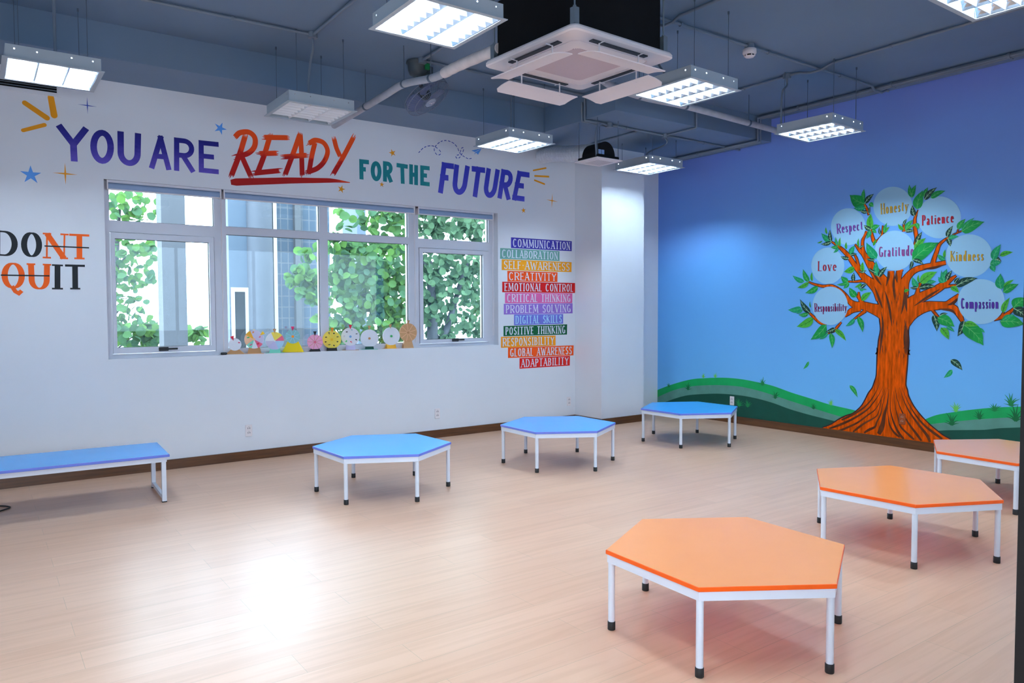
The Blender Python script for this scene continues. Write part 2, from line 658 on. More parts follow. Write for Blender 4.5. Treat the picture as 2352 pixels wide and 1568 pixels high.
for (x0, x1, z0, z1), (gx0, gx1, gz0, gz1), hq in (((0.731, 1.684, 1.17, 2.346), (0.766, 1.636, 1.227, 2.29), (386, 806)),
                                                   ((4.098, 5.119, 1.17, 2.346), (4.147, 5.035, 1.216, 2.294), (1052, 787))):
    b = MB()
    for p, q in (((x0, z0), (gx0, z1)), ((gx1, z0), (x1, z1)), ((gx0, z0), (gx1, gz0)), ((gx0, gz1), (gx1, z1))):
        b.box((p[0], 0.088, p[1]), (q[0], 0.168, q[1]))
    sash = b.build('sash', ALU, win, True)
    b = MB()
    b.box((gx0, 0.138, gz0), (gx1, 0.144, gz1))
    b.build('pane', GLASS, sash, True)
    hx = float(bp(hq, 'y', 0.08)[0])
    b = MB()
    b.bbox((hx - 0.085, 0.066, 1.185), (hx + 0.005, 0.088, 1.225), 0.004)
    b.bbox((hx - 0.01, 0.062, 1.196), (hx + 0.09, 0.074, 1.214), 0.003)
    b.build('handle', RUBBER, sash, True)

b_x = [(0.725, 1.69, 2.462, 2.77), (1.812, 2.83, 2.468, 2.77), (2.926, 3.95, 2.468, 2.77), (4.092, 5.125, 2.462, 2.77), (1.812, 2.83, 1.185, 2.385), (2.926, 3.95, 1.185, 2.385), (0.766, 1.636, 1.227, 2.29), (4.147, 5.035, 1.216, 2.294)]
for x0, x1, z0, z1 in b_x:
    b = MB()
    g_ = 0.004
    for p, q in (((x0, z0), (x0 + g_, z1)), ((x1 - g_, z0), (x1, z1)), ((x0 + g_, z0), (x1 - g_, z0 + g_)), ((x0 + g_, z1 - g_), (x1 - g_, z1))):
        b.box((p[0], 0.118, p[1]), (q[0], 0.138, q[1]))
    b.build('glazing_gasket', RUBBER, win, True)
FAB = mat('grey_blind_fabric', srgb(150, 172, 204), rough=0.7, var=0.03)
blinds = (('left', 0.70, 1.748), ('middle', 1.772, 4.0), ('right', 4.045, 5.15))
for nm, x0, x1 in blinds:
    t = thing('roller_blind', 'grey roller blind rolled up over the %s of the window' % {'left': 'left bay', 'middle': 'two middle bays', 'right': 'right bay'}[nm], 'blind',
              (x0, 0.05, 2.79), group='roller blinds')
    b = MB()
    b.cyl((x0 + 0.012, 0.05, 2.785), (x1 - 0.012, 0.05, 2.785), 0.032, n=16)
    b.box((x0 + 0.015, 0.018, 2.752), (x1 - 0.015, 0.022, 2.785))
    b.build('fabric_roll', FAB, t, True)
    b = MB()
    b.box((x0, 0.02, 2.822), (x1, 0.08, 2.836))
    b.box((x0, 0.016, 2.812), (x1, 0.022, 2.836))
    b.build('head_rail', ALU, t, True)
    b = MB()
    b.bbox((x0 + 0.012, 0.012, 2.741), (x1 - 0.012, 0.026, 2.755), 0.003)
    b.build('bottom_bar', WPLAST, t, True)
    for x in (x0, x1 - 0.012):
        b = MB()
        b.box((x, 0.012, 2.745), (x + 0.012, 0.085, 2.836))
        b.build('end_bracket', WPLAST, t, True)
    b = MB()
    cx = {'left': x1 + 0.004, 'middle': x1 + 0.012, 'right': x1 + 0.012}[nm]
    zlow = {'left': 1.16, 'middle': 1.19, 'right': 1.25}[nm]
    for dy in (-0.012, 0.012):
        b.tube([(cx, 0.05 + dy, 2.8), (cx, 0.05 + dy, zlow + 0.03), (cx, 0.05 + dy * 0.6, zlow)], 0.0028, n=6)
    ch = b.build('bead_chain', WPLAST, t, True)
    if nm == 'left':
        b = MB()
        b.bbox((cx - 0.03, 0.03, 1.1255), (cx + 0.03, 0.07, 1.15), 0.006)
        b.build('chain_weight', RUBBER, ch, True)

# ---------------------------------------------------------------- hexagonal tables
TR_, FR_, TH = 0.606, 0.5765, 0.40


def hexpts(r, a0=0):
    return [(r * math.cos(a0 + i * PI / 3), r * math.sin(a0 + i * PI / 3)) for i in range(6)]


def make_table(mtop, medge, label, group):
    t = thing('hexagonal_table', label, 'table', group=group)
    b = MB()
    b.loft([[(x, y, z) for x, y in hexpts(r)] for r, z in ((TR_ - 0.002, TH - 0.021), (TR_, TH - 0.019), (TR_, TH - 0.002))], medge, cap=False)
    b.poly([(x, y, TH - 0.021) for x, y in reversed(hexpts(TR_ - 0.002))], medge)
    b.loft([[(x, y, z) for x, y in hexpts(r)] for r, z in ((TR_, TH - 0.002), (TR_ - 0.003, TH))], medge, cap=False)
    b.poly([(x, y, TH) for x, y in hexpts(TR_ - 0.003)], mtop)
    b.build('tabletop', None, t)
    b = MB()
    o, i_ = hexpts(FR_ + 0.022), hexpts(FR_ - 0.018)
    z0, z1 = TH - 0.062, TH - 0.021
    for k in range(6):
        l = (k + 1) % 6
        b.loft([[(*o[k], z0), (*o[k], z1), (*i_[k], z1), (*i_[k], z0)], [(*o[l], z0), (*o[l], z1), (*i_[l], z1), (*i_[l], z0)]], cap=False)
    b.build('frame', WSTEEL, t)
    for x, y in hexpts(FR_):
        b = MB()
        b.cyl((x, y, 0.004), (x, y, TH - 0.03), 0.0165, n=14)
        lg = b.build('leg', WSTEEL, t)
        b = MB()
        b.lathe([(0.0185, 0), (0.0195, 0.003), (0.0195, 0.04), (0.0178, 0.042)], (x, y, 0), n=14)
        b.build('rubber_foot', RUBBER, lg)
    return t


BLUET = mat('blue_laminate', srgb(60, 172, 250), rough=0.22, spec=0.5, var=0.015)
BLUEE = mat('periwinkle_edge_band', srgb(108, 128, 224), rough=0.35, var=0.02)
ORT = mat('orange_laminate', srgb(255, 160, 98), rough=0.2, spec=0.5, var=0.015)
ORE = mat('bright_orange_edge_band', srgb(255, 96, 8), rough=0.35, var=0.02)
bt = make_table(BLUET, BLUEE, 'blue hexagonal low table, leftmost of the three blue ones, below the window', 'blue hexagonal tables')
bt.location, bt.rotation_euler = (2.5525, -2.0338, 0), (0, 0, 2.669)
dup(bt, (4.5532, -2.0396, 0), 2.611, 'blue hexagonal low table, middle of the three blue ones, below the painted word strips')
dup(bt, (6.634, -1.992, 0), 2.643, 'blue hexagonal low table in the corner between column and green painted hill')
ot = make_table(ORT, ORE, 'orange hexagonal low table nearest the camera, largest in view', 'orange hexagonal tables')
ot.location, ot.rotation_euler = (2.6558, -5.6879, 0), (0, 0, 2.5754)
dup(ot, (4.7316, -5.5054, 0), 2.6896, 'orange hexagonal low table, middle of the three orange ones')
dup(ot, (6.606, -5.429, 0), 2.567, 'orange hexagonal low table cut off by the dark door frame, nearest the painted roots')
for o in list(bpy.data.objects):
    if o.name.startswith('hexagonal_table'):
        MW[o] = Matrix.Translation(o.location) @ Matrix.Rotation(o.rotation_euler.z, 4, 'Z')

# long rectangular low table
lt = thing('bench_table', 'long blue rectangular low table on white looped legs by the left edge', 'table', (0.94, -1.06, 0), R_(-2.5))
b = MB()
b.bbox((-1.9, -0.345, TH - 0.021), (0.0, 0.345, TH - 0.0005), 0.002, BLUEE)
b.poly([(-1.897, -0.342, TH), (-0.003, -0.342, TH), (-0.003, 0.342, TH), (-1.897, 0.342, TH)], BLUET)
b.build('tabletop', None, lt)
b = MB()
for y in (-0.325, 0.285):
    b.box((-1.88, y, TH - 0.062), (-0.02, y + 0.04, TH - 0.021))
for x in (-1.88, -0.06):
    b.box((x, -0.285, TH - 0.062), (x + 0.04, 0.285, TH - 0.021))
b.build('frame', WSTEEL, lt)
for x in (-1.875, -0.06):
    b = MB()
    for y in (-0.32, 0.285):
        b.bbox((x, y, 0.006), (x + 0.035, y + 0.035, TH - 0.06), 0.003)
    b.box((x + 0.004, -0.29, 0.02), (x + 0.031, 0.29, 0.05))
    lg = b.build('leg_loop', WSTEEL, lt)
    for y in (-0.32, 0.285):
        b = MB()
        b.box((x - 0.001, y - 0.001, 0), (x + 0.036, y + 0.036, 0.008))
        b.build('foot_pad', RUBBER, lg)
b = MB()
b.tube([(-0.75, -0.70, 0.006), (-0.45, -0.66, 0.006), (-0.27, -0.70, 0.006), (-0.17, -0.80, 0.006), (-0.20, -0.88, 0.006), (-0.32, -0.95, 0.006), (-0.7, -1.0, 0.006)], 0.0055, smooth_path=6, n=8)
tag(b.build('power_cable', RUBBER), 'black cable loop lying on the floor under the blue bench', 'cable')

# ---------------------------------------------------------------- wall sockets
def socket(p, axis, label, m=WPLAST, md=RUBBER):
    t = thing('wall_socket', label, 'socket', tuple(p), 0 if axis == 'y' else R_(-90), group='wall sockets')
    b = MB()
    b.bbox((-0.036, -0.012, -0.062), (0.036, 0, 0.062), 0.004)
    b.build('cover_plate', m, t)
    for dz in (-0.024, 0.024):
        b = MB()
        for dx in (-0.009, 0.009):
            b.box((dx - 0.0025, -0.0135, dz - 0.008), (dx + 0.0025, -0.0118, dz + 0.008))
        b.cyl((0, -0.0135, dz + 0.016), (0, -0.0118, dz + 0.016), 0.003, n=8)
        b.build('outlet_slots', md, t)
    return t


for q, l in (((571, 988), 'white wall socket below the left half of the window'), ((1004, 949), 'white wall socket between the two left blue tables'), ((1306, 921), 'white wall socket beside the column')):
    P = bp(q, 'y', 0)
    socket((P[0], 0, P[2]), 'y', l)
P = bp((1682, 920), 'x', XM)
socket((XM, P[1], P[2]), 'x', 'white wall socket on the dark green painted hill behind the corner table')
P = bp((2073, 962), 'x', XM)
socket((XM, P[1], P[2]), 'x', 'wall socket painted over brown within the tree roots', mat('paint_brown_socket', srgb(150, 66, 12), rough=0.5, var=0.2, nscale=30), mat('socket_chips', srgb(190, 170, 160), rough=0.5))

# ---------------------------------------------------------------- ventilation grille on the wall
t = thing('air_vent', 'white framed air grille with dark slots high on the left wall', 'vent', (0, 0, 3.64))
b = MB()
b.box((-0.75, -0.012, 3.545), (0.345, 0, 3.577))
b.box((-0.75, -0.012, 3.705), (0.345, 0, 3.737))
b.box((0.312, -0.012, 3.577), (0.345, 0, 3.705))
b.box((-0.75, -0.012, 3.577), (-0.717, 0, 3.705))
b.build('vent_frame', WALL, t, True)
b = MB()
b.box((-0.717, -0.003, 3.577), (0.312, -0.001, 3.705))
b.build('vent_opening', BLACK, t, True)
for k in range(5):
    b = MB()
    z = 3.592 + k * 0.024
    b.add([(-0.717, -0.011, z), (0.312, -0.011, z), (0.312, -0.003, z + 0.006), (-0.717, -0.003, z + 0.006),
           (-0.717, -0.011, z + 0.002), (0.312, -0.011, z + 0.002), (0.312, -0.003, z + 0.008), (-0.717, -0.003, z + 0.008)],
          [(3, 2, 1, 0), (4, 5, 6, 7), (0, 1, 5, 4), (1, 2, 6, 5), (2, 3, 7, 6), (3, 0, 4, 7)])
    b.build('slat', HOUSING, t, True)

# ---------------------------------------------------------------- suspended ceiling lights
LS, LZ, LH = 0.652, 3.412, 0.098


def make_light():
    t = thing('ceiling_light', 'x', 'ceiling light', (0, 0, LZ), group='suspended louvre lights')
    H = 0.305
    b = MB()
    # sides with punched holes: cells skipped in a grid
    hx = [-0.25, -0.11, 0.11, 0.25]
    us = sorted([-H, H] + [v for h in hx for v in (h - 0.0045, h + 0.0045)])
    zs = [0.004, 0.068, 0.077, LH]
    for sx, sy in ((1, 0), (-1, 0), (0, 1), (0, -1)):
        for i in range(len(us) - 1):
            for j in range(3):
                if j == 1 and any(abs((us[i] + us[i + 1]) / 2 - h) < 0.002 for h in (hx if sy else (-0.25, 0.25))):
                    continue
                q = [(us[i], zs[j]), (us[i + 1], zs[j]), (us[i + 1], zs[j + 1]), (us[i], zs[j + 1])]
                if sy:
                    b.poly([(u, sy * H, z) for u, z in q])
                else:
                    b.poly([(sx * H, u, z) for u, z in q])
    b.box((-H, -H, LH), (H, H, LH + 0.003))
    F = LS / 2
    for p, q in (((-F, -F), (F, -H + 0.012)), ((-F, H - 0.012), (F, F)), ((-F, -H + 0.012), (-H + 0.012, H - 0.012)), ((H - 0.012, -H + 0.012), (F, H - 0.012))):
        b.box((*p, 0), (*q, 0.005))
    b.build('housing', HOUSING, t)
    b = MB()
    prof = [(0.003, 0.004), (0.008, 0.02), (0.018, 0.042), (0.034, 0.062)]
    for x in (-0.293, -0.098, 0.098, 0.293):
        ring = [(-w_, z) for w_, z in prof] + [(w_, z) for w_, z in reversed(prof)]
        if abs(x) > 0.2:
            ring = [(max(-0.0, w_) if x < 0 else min(0.0, w_), z) for w_, z in ring]
        b.loft([[(x + w_, y, z) for w_, z in ring] for y in (-0.29, 0.29)], LOUVRE, cap=True)
    ny = 7
    prof2 = [(0.002, 0.005), (0.005, 0.02), (0.013, 0.046)]
    for k in range(1, ny):
        y = -0.293 + 0.586 * k / ny
        ring = [(-w_, z) for w_, z in prof2] + [(w_, z) for w_, z in reversed(prof2)]
        for xa, xb in ((-0.293, -0.098), (-0.098, 0.098), (0.098, 0.293)):
            b.loft([[(x, y + w_, z) for w_, z in ring] for x in (xa, xb)], BLADEM, cap=False)
    b.build('louvre', None, t)
    b = MB()
    b.box((-0.295, -0.3, 0.09), (0.295, 0.3, 0.094))
    b.build('reflector', mat('white_reflector', (0.75, 0.76, 0.78), rough=0.4, var=0.01), t)
    for x in (-0.196, 0, 0.196):
        b = MB()
        b.cyl((x, -0.28, 0.066), (x, 0.28, 0.066), 0.013, n=8)
        b.build('lamp_tube', TUBE, t)
    for x, y in ((-0.22, -0.27), (0.22, -0.27), (-0.22, 0.27), (0.22, 0.27)):
        b = MB()
        b.cyl((x, y, LH), (x, y, ZC - LZ), 0.0028, n=6)
        b.cyl((x, y, ZC - LZ - 0.025), (x, y, ZC - LZ), 0.008, n=6)
        b.build('hanging_rod', DARKROD, t)
    return t


pl = make_light()
plab = [
    ((2.107, -3.817), 0.0, 'large bright louvre light at the top, left of the air conditioner'),
    ((4.577, -1.235), 0.043, 'lit louvre light hanging in front of the flying paper plane drawing'),
    ((4.591, -3.698), 0.035, 'lit louvre light right beside the air conditioner flaps'),
    ((6.854, -1.089), 0.0, 'lit louvre light below the soffit, beside the round duct fan'),
    ((6.852, -3.525), 0.043, 'lit louvre light hanging before the plain blue wall'),
    ((4.56, -6.15), 0.0, 'lit louvre light cropped by the top right corner of the picture'),
    ((0.18, -1.20), 0.0, 'lit louvre light at the left edge under the air grille'),
    ((2.235, -1.238), 0.0, 'unlit louvre light with grey lamps above the word ready'),
    ((0.18, -3.78), 0.0, 'lit louvre light near the left wall behind the left edge one, added out of view'),  # last four fixtures are unseen, added to the grid to brighten the room
    ((0.18, -6.15), 0.0, 'lit louvre light nearest the doorway on the left, added out of view'),
    ((2.15, -6.15), 0.0, 'lit louvre light nearest the doorway in the middle, added out of view'),
    ((6.86, -6.15), 0.0, 'lit louvre light nearest the doorway along the blue wall, added out of view'),
]
lobj = []
for i, ((x, y), rz, l) in enumerate(plab):
    o = pl if i == 0 else dup(pl, (x, y, LZ), rz, l)
    o.location, o.rotation_euler = (x, y, LZ), (0, 0, rz)
    o['label'] = l
    lobj.append(o)
    MW[o] = Matrix.Translation(o.location) @ Matrix.Rotation(rz, 4, 'Z')
    if 'unlit' in l:
        dm = None
        for k in kids(o):
            if k.name.startswith('lamp_tube'):
                k.data = k.data.copy()
                k.data.materials[0] = TUBEOFF
            if k.name.startswith('louvre'):
                k.data = k.data.copy()
                k.data.materials[0] = k.data.materials[1] = mat('white_unlit_louvre', (.85, .85, .88), rough=.4, var=.01)
    if y > -1.3 and x > 6:      # under the lower soffit: shorter rods
        for k in kids(o):
            if k.name.startswith('hanging_rod'):
                d = k.data.copy()
                k.data = d
                for v in d.vertices:
                    if v.co.z > 0.4:
                        v.co.z -= ZC - ZS
    if y > -1.3 and x < 6:      # far rods end at the beam underside
        for k in kids(o):
            if k.name.startswith('hanging_rod') and sum(v.co.y for v in k.data.vertices) / len(k.data.vertices) > -0.5 and y + max(v.co.y for v in k.data.vertices) > YBEAM:
                d = k.data.copy()
                k.data = d
                for v in d.vertices:
                    if v.co.z > 0.4:
                        v.co.z -= ZC - ZS

# ---------------------------------------------------------------- ceiling cassette air conditioner
AX, AY, AZ, AR = 3.423, -3.664, 3.449, 0.043
ac = thing('air_conditioner', 'white four way ceiling cassette air conditioner with black box and open flaps', 'air conditioner', (AX, AY, AZ), AR)


def rrect(h, r, n=6):
    pts = []
    for cx, cy, a in ((h - r, h - r, 0), (-h + r, h - r, 90), (-h + r, -h + r, 180), (h - r, -h + r, 270)):
        for i in range(n + 1):
            t_ = R_(a + 90 * i / n)
            pts.append((cx + r * math.cos(t_), cy + r * math.sin(t_)))
    return pts


b = MB()
b.bbox((-0.44, -0.44, 0.035), (0.44, 0.44, 0.50), 0.012)
b.build('casing', BLACK, ac)
b = MB()
P5 = 0.515
rings = [[(x, y, z) for x, y in rrect(h, r)] for h, r, z in ((P5 - 0.01, 0.05, 0.045), (P5, 0.055, 0.03), (P5, 0.055, 0.012), (P5 - 0.012, 0.05, 0.004), (0.40, 0.06, -0.004), (0.385, 0.06, -0.004))]
b.loft(rings, cap=False)
b.poly([(x, y, 0.045) for x, y in rrect(P5 - 0.01, 0.05)])
b.loft([[(x, y, z) for x, y in rrect(h, 0.06)] for h, z in ((0.385, -0.004), (0.384, 0.006), (0.376, 0.006), (0.375, -0.004))], cap=False)
b.loft([[(x, y, z) for x, y in rrect(h, 0.06)] for h, z in ((0.375, -0.004), (0.30, -0.008))], cap=False)
b.poly(list(reversed([(x, y, -0.008) for x, y in rrect(0.30, 0.06)])))
b.build('panel', WPLAST, ac)
gm = bpy.data.materials.new('intake_grille_plastic')
gm.use_nodes = True
nt = gm.node_tree
tc = nt.nodes.new('ShaderNodeTexCoord')
wv = nt.nodes.new('ShaderNodeTexWave')
wv.bands_direction = 'X'
wv.inputs['Scale'].default_value = 34
nt.links.new(tc.outputs['Object'], wv.inputs['Vector'])
cr = nt.nodes.new('ShaderNodeValToRGB')
cr.color_ramp.elements[0].position = 0.25
cr.color_ramp.elements[0].color = srgb(160, 140, 150) + (1,)
cr.color_ramp.elements[1].position = 0.6
cr.color_ramp.elements[1].color = srgb(222, 206, 212) + (1,)
nt.links.new(wv.outputs['Fac'], cr.inputs['Fac'])
nt.links.new(cr.outputs['Color'], nt.nodes['Principled BSDF'].inputs['Base Color'])
b = MB()
b.poly(list(reversed([(x, y, -0.0125) for x, y in rrect(0.272, 0.05)])))
b.loft([[(x, y, z) for x, y in rrect(0.272, 0.05)] for z in (-0.0125, -0.008)], cap=False)
b.build('intake_grille', gm, ac)
SLOT = mat('dark_air_slot', srgb(40, 42, 50), rough=0.6, var=0.1)
for k in range(4):
    M = Matrix.Rotation(k * PI / 2, 4, 'Z')
    b = MB()
    b.box((0.412, -0.28, -0.0085), (0.452, 0.28, 0.002))
    b.xf(M).build('air_slot', SLOT, ac)
    b = MB()
    n = 7
    top, bot = [], []
    L, Wd = 0.36, 0.155
    out = []
    for i in range(n):
        s_ = i / (n - 1)
        out.append((0.385 + s_ * 0.19, -0.103 - 0.034 * s_ + 0.008 * math.sin(PI * s_)))
    rr = []
    for x, z in out:
        ins = 0.03 * max(0, (x - 0.535) / 0.04) ** 2
        rr.append([(x, -L + ins, z), (x, L - ins, z), (x + 0.003, L - ins, z + 0.006), (x + 0.003, -L + ins, z + 0.006)])
    b.loft(rr)
    fl = b.xf(M).build('flap', WPLAST, ac)
    for y in (-0.2, 0.2):
        b = MB()
        b.box((0.428, y - 0.004, -0.108), (0.436, y + 0.004, 0))
        b.box((0.428, y - 0.004, -0.012), (0.49, y + 0.004, -0.006))
        b.xf(M).build('flap_hinge', WPLAST, fl)
for sx, sy in ((-1, -1), (1, -1), (1, 1), (-1, 1)):
    b = MB()
    x, y = sx * 0.452, sy * 0.452
    b.box((x - 0.022, y - 0.022, 0.06), (x + 0.022, y + 0.022, 0.17))
    b.cyl((x, y, 0.16), (x, y, ZC - AZ), 0.006, n=8)
    b.cyl((x, y, 0.17), (x, y, 0.185), 0.013, n=6)
    b.build('hanging_bracket', STEEL, ac)

# ---------------------------------------------------------------- orbit fan
fn = thing('ceiling_fan', 'grey orbiting ceiling fan with wire cage behind the sloping pipe', 'fan', (3.31, -1.36, ZC))
FGR = mat('dark_grey_fan_plastic', srgb(58, 68, 74), rough=0.45, var=0.1)
b = MB()
b.lathe([(0.115, 0), (0.12, -0.02), (0.105, -0.03), (0.1, -0.09), (0.085, -0.13), (0.05, -0.15)], n=24)
b.bbox((0.06, -0.05, -0.12), (0.15, 0.05, -0.03), 0.012)
b.build('motor_housing', FGR, fn)
b = MB()
b.bbox((0.02, -0.125, -0.1), (0.065, -0.098, -0.04), 0.003, mat('green_sticker', srgb(20, 130, 70), rough=0.4))
b.build('energy_sticker', None, fn)
b = MB()
b.tube([(0.0, 0, -0.14), (0.02, 0.01, -0.19), (0.05, 0.02, -0.24)], 0.02)
b.build('tilt_arm', FGR, fn)
cage_c = Vector((0.10, 0.03, -0.305))
axis = Vector((0.35, -0.45, -0.82)).normalized()
q = axis.to_track_quat('Z', 'Y').to_matrix().to_4x4()
Mc = Matrix.Translation(cage_c) @ q
CAGE = mat('grey_fan_wire', srgb(120, 130, 150), rough=0.4, metal=0.3, var=0.05)
b = MB()
RC = 0.245
for r_, z in ((RC, 0.0), (RC, 0.05), (RC * 0.72, 0.085), (RC * 0.72, -0.035), (0.07, 0.1)):
    pts = [(r_ * math.cos(2 * PI * i / 36), r_ * math.sin(2 * PI * i / 36), z) for i in range(37)]
    b.tube(pts, 0.0035, n=5, cap=False)
for i in range(48):
    a = 2 * PI * i / 48
    c_, s_ = math.cos(a), math.sin(a)
    b.tube([(r_ * c_, r_ * s_, z) for r_, z in ((0.065, 0.1), (RC * 0.72, 0.085), (RC, 0.05), (RC, 0.0), (RC * 0.72, -0.035), (0.05, -0.06))], 0.0016, n=4, cap=False)
b.xf(Mc).build('wire_cage', CAGE, fn)
b = MB()
b.lathe([(0.0, 0.108), (0.05, 0.107), (0.062, 0.1), (0.062, 0.094), (0.0, 0.094)], n=20)
badge = b.xf(Mc).build('centre_badge', mat('grey_badge', srgb(150, 162, 182), rough=0.4), fn)
b = MB()
for pts in (((-0.03, -0.012), (-0.005, 0.004), (0.004, -0.006)), ((0.004, -0.006), (0.012, 0.02), (0.03, 0.024))):
    b.tube([(x, y, 0.1085) for x, y in pts], 0.0028, n=5)
b.xf(Mc).build('badge_mark', WPLAST, badge)
b = MB()
b.lathe([(0.03, -0.06), (0.055, -0.05), (0.055, 0.02), (0.03, 0.04)], n=16)
hub = b.xf(Mc).build('motor', FGR, fn)
BLADE = mat('blue_grey_fan_blade', srgb(96, 110, 150), rough=0.3, var=0.05)
for k in range(3):
    b = MB()
    pts = []
    for i in range(7):
        s_ = i / 6
        r_ = 0.05 + 0.17 * s_
        wd = 0.25 + 0.95 * math.sin(PI * min(1, s_ * 0.75 + 0.15))
        pts.append((r_, wd))
    rr = []
    for r_, wd in pts:
        row = []
        for u in (-1, -0.5, 0, 0.5, 1):
            a = wd * u * 0.75
            row.append((r_ * math.cos(a), r_ * math.sin(a), 0.022 * u))
        rr.append(row)
    vs = [p for r in rr for p in r] + [(x, y, z + 0.003) for r in rr for x, y, z in r]
    fs = []
    for off in (0, 35):
        for i in range(6):
            for j in range(4):
                f = (off + i * 5 + j, off + i * 5 + j + 1, off + i * 5 + j + 6, off + i * 5 + j + 5)
                fs.append(f if off else tuple(reversed(f)))
    b.add(vs, fs, smooth=True)
    b.xf(Mc @ Matrix.Rotation(k * 2 * PI / 3 + 0.3, 4, 'Z')).build('blade', BLADE, fn)

# ---------------------------------------------------------------- duct fan under the soffit
ex = thing('exhaust_fan', 'ceiling extractor with white square grille and round black housing', 'extractor fan', (5.612, -1.485, 3.30), 0.0)
b = MB()
b.bbox((-0.2, -0.2, 0), (0.2, 0.2, 0.014), 0.004)
b.bbox((-0.155, -0.155, -0.006), (0.155, 0.155, 0.002), 0.003)
g = b.build('grille_panel', WPLAST, ex)
b = MB()
for k in range(9):
    x = -0.11 + k * 0.0275
    b.box((x, -0.12, -0.0075), (x + 0.007, 0.12, -0.0055))
b.build('grille_slots', mat('grille_slot_grey', srgb(172, 164, 168), rough=0.5), g)
b = MB()
b.bbox((-0.17, -0.17, 0.014), (0.17, 0.17, 0.05), 0.004)
for k in range(2):
    pass
pts = [(0.14 * math.cos(R_(a)), 0.05 + 0.165 * math.sin(R_(a)) + 0.0) for a in range(0, 181, 12)]
b.loft([[(x, y, z) for x, z in pts] for y in (-0.13, 0.13)], smooth=False)
b.build('fan_housing', BLACK, ex)
b = MB()
b.box((-0.12, -0.1325, 0.065), (-0.075, -0.1305, 0.115))
b.box((-0.068, -0.1325, 0.065), (-0.03, -0.1305, 0.115))
b.build('rating_label', mat('pale_blue_label', srgb(150, 180, 226), rough=0.5), ex)
for x, y in ((-0.16, -0.16), (0.16, -0.16), (0.16, 0.16), (-0.16, 0.16)):
    b = MB()
    b.cyl((x, y, 0.03), (x, y, ZS - 3.30), 0.004, n=6)
    b.build('hanging_rod', DARKROD, ex)
b = MB()
path = catmull([(5.64, -1.36, 3.44), (5.68, -1.15, 3.47), (5.78, -0.75, 3.54), (5.88, -0.35, 3.62), (5.92, 0.0, 3.645)], 11)
rad = [0.088 + (0.015 if i % 2 else 0.0) for i in range(len(path))]
b.tube(path, rad, n=22, cap=False, shade=False)
tag(b.build('flexible_duct', mat('crinkled_aluminium_foil', srgb(215, 220, 226), rough=0.4, metal=0.35, var=0.08, nscale=25)), 'silver corrugated flexible duct from the extractor into the window wall', 'duct')

# ---------------------------------------------------------------- pipes and conduits
def conduit(name, runs, r, label, cat='conduit', boxes=(), clips=True, m=PIPEM, drops=(), smooth=0, feeds=None):
    t = thing(name, label, cat, tuple(runs[0][0]))
    for run in runs:
        b = MB()
        b.tube(run, r, n=8, smooth_path=smooth)
        if clips:
            for a, c in zip(run[:-1], run[1:]):
                a, c = Vector(a), Vector(c)
                L = (c - a).length
                k = int(L / 1.1)
                for i in range(k):
                    p = a.lerp(c, (i + 0.5) / k)
                    d = (c - a).normalized()
                    b.cyl(p - d * 0.012, p + d * 0.012, r * 1.45, n=8)
        b.build('pipe', m, t, True)
    for p in boxes:
        b = MB()
        b.cyl((p[0], p[1], p[2] - 0.03), (p[0], p[1], p[2] + 0.02), 0.042, n=12)
        b.build('junction_box', m, t, True)
    for dpath in drops:
        b = MB()
        b.tube(dpath, 0.0105, n=8, smooth_path=6)
        b.build('power_conduit', m, feeds, True)
    return t


zc1 = ZC - 0.022


def cz(*qs, z=zc1):
    return [tuple(bp(q_, 'z', z)) for q_ in qs]


rc = 0.0135
A1 = cz((325, -2), (718, 80))
x_b = A1[1]
conduit('electrical_conduit', [[A1[0], x_b], [x_b, cz((830, -14))[0]]], rc, 'ceiling conduit with a junction box above the unlit light', boxes=[x_b],
        drops=[[(x_b[0], x_b[1], ZC - 0.05), (x_b[0], x_b[1], ZC - 0.14), (2.20, -1.35, ZC - 0.22), (2.19, -1.33, ZC - 0.40), (2.20, -1.32, LZ + LH)]], feeds=lobj[7])
F1 = cz((970, 139))[0]
F0 = cz((1040, 92))[0]
XF = XS - 0.02
F2 = (XF, F1[1] + 0.0, zc1)
F3 = (XF, F1[1], ZS - 0.02)
S1 = tuple(bp((1515, 315), 'z', ZS - 0.02))
S0 = tuple(bp((1668, 351), 'z', ZS - 0.02))
conduit('electrical_conduit', [[F0, F1], [F1, (XF, F1[1], zc1)]], rc, 'ceiling conduit meeting a junction box above the orbiting fan', boxes=[F1])
P341 = tuple(bp((1341, 276), 'z', ZS - 0.018))
conduit('electrical_conduit', [[(XF, P341[1], ZC - 0.03), (XF, P341[1], ZS - 0.018), (S1[0], P341[1] + 0.0, ZS - 0.018), (S0[0], P341[1], ZS - 0.018)]], rc,
        'conduit turning down the side of the soffit and along its underside', boxes=[(S1[0], P341[1], ZS - 0.02)],
        drops=[[(S1[0], P341[1], ZS - 0.04), (S1[0] + 0.02, P341[1], ZS - 0.12), (6.82, -1.1, ZS - 0.15), (6.83, -1.12, LZ + LH)]], feeds=lobj[3])
S3 = tuple(bp((1597, 288), 'z', ZS - 0.018))
conduit('electrical_conduit', [[(S1[0], P341[1], ZS - 0.018), (S1[0], YS - 0.018, ZS - 0.018), (S1[0], YS - 0.018, ZC - 0.03)]], rc, 'short conduit climbing the front of the soffit at its middle')
E1 = tuple(bp((1396, 294), 'z', ZS - 0.018))
EB = (5.50, -1.62, ZS - 0.02)
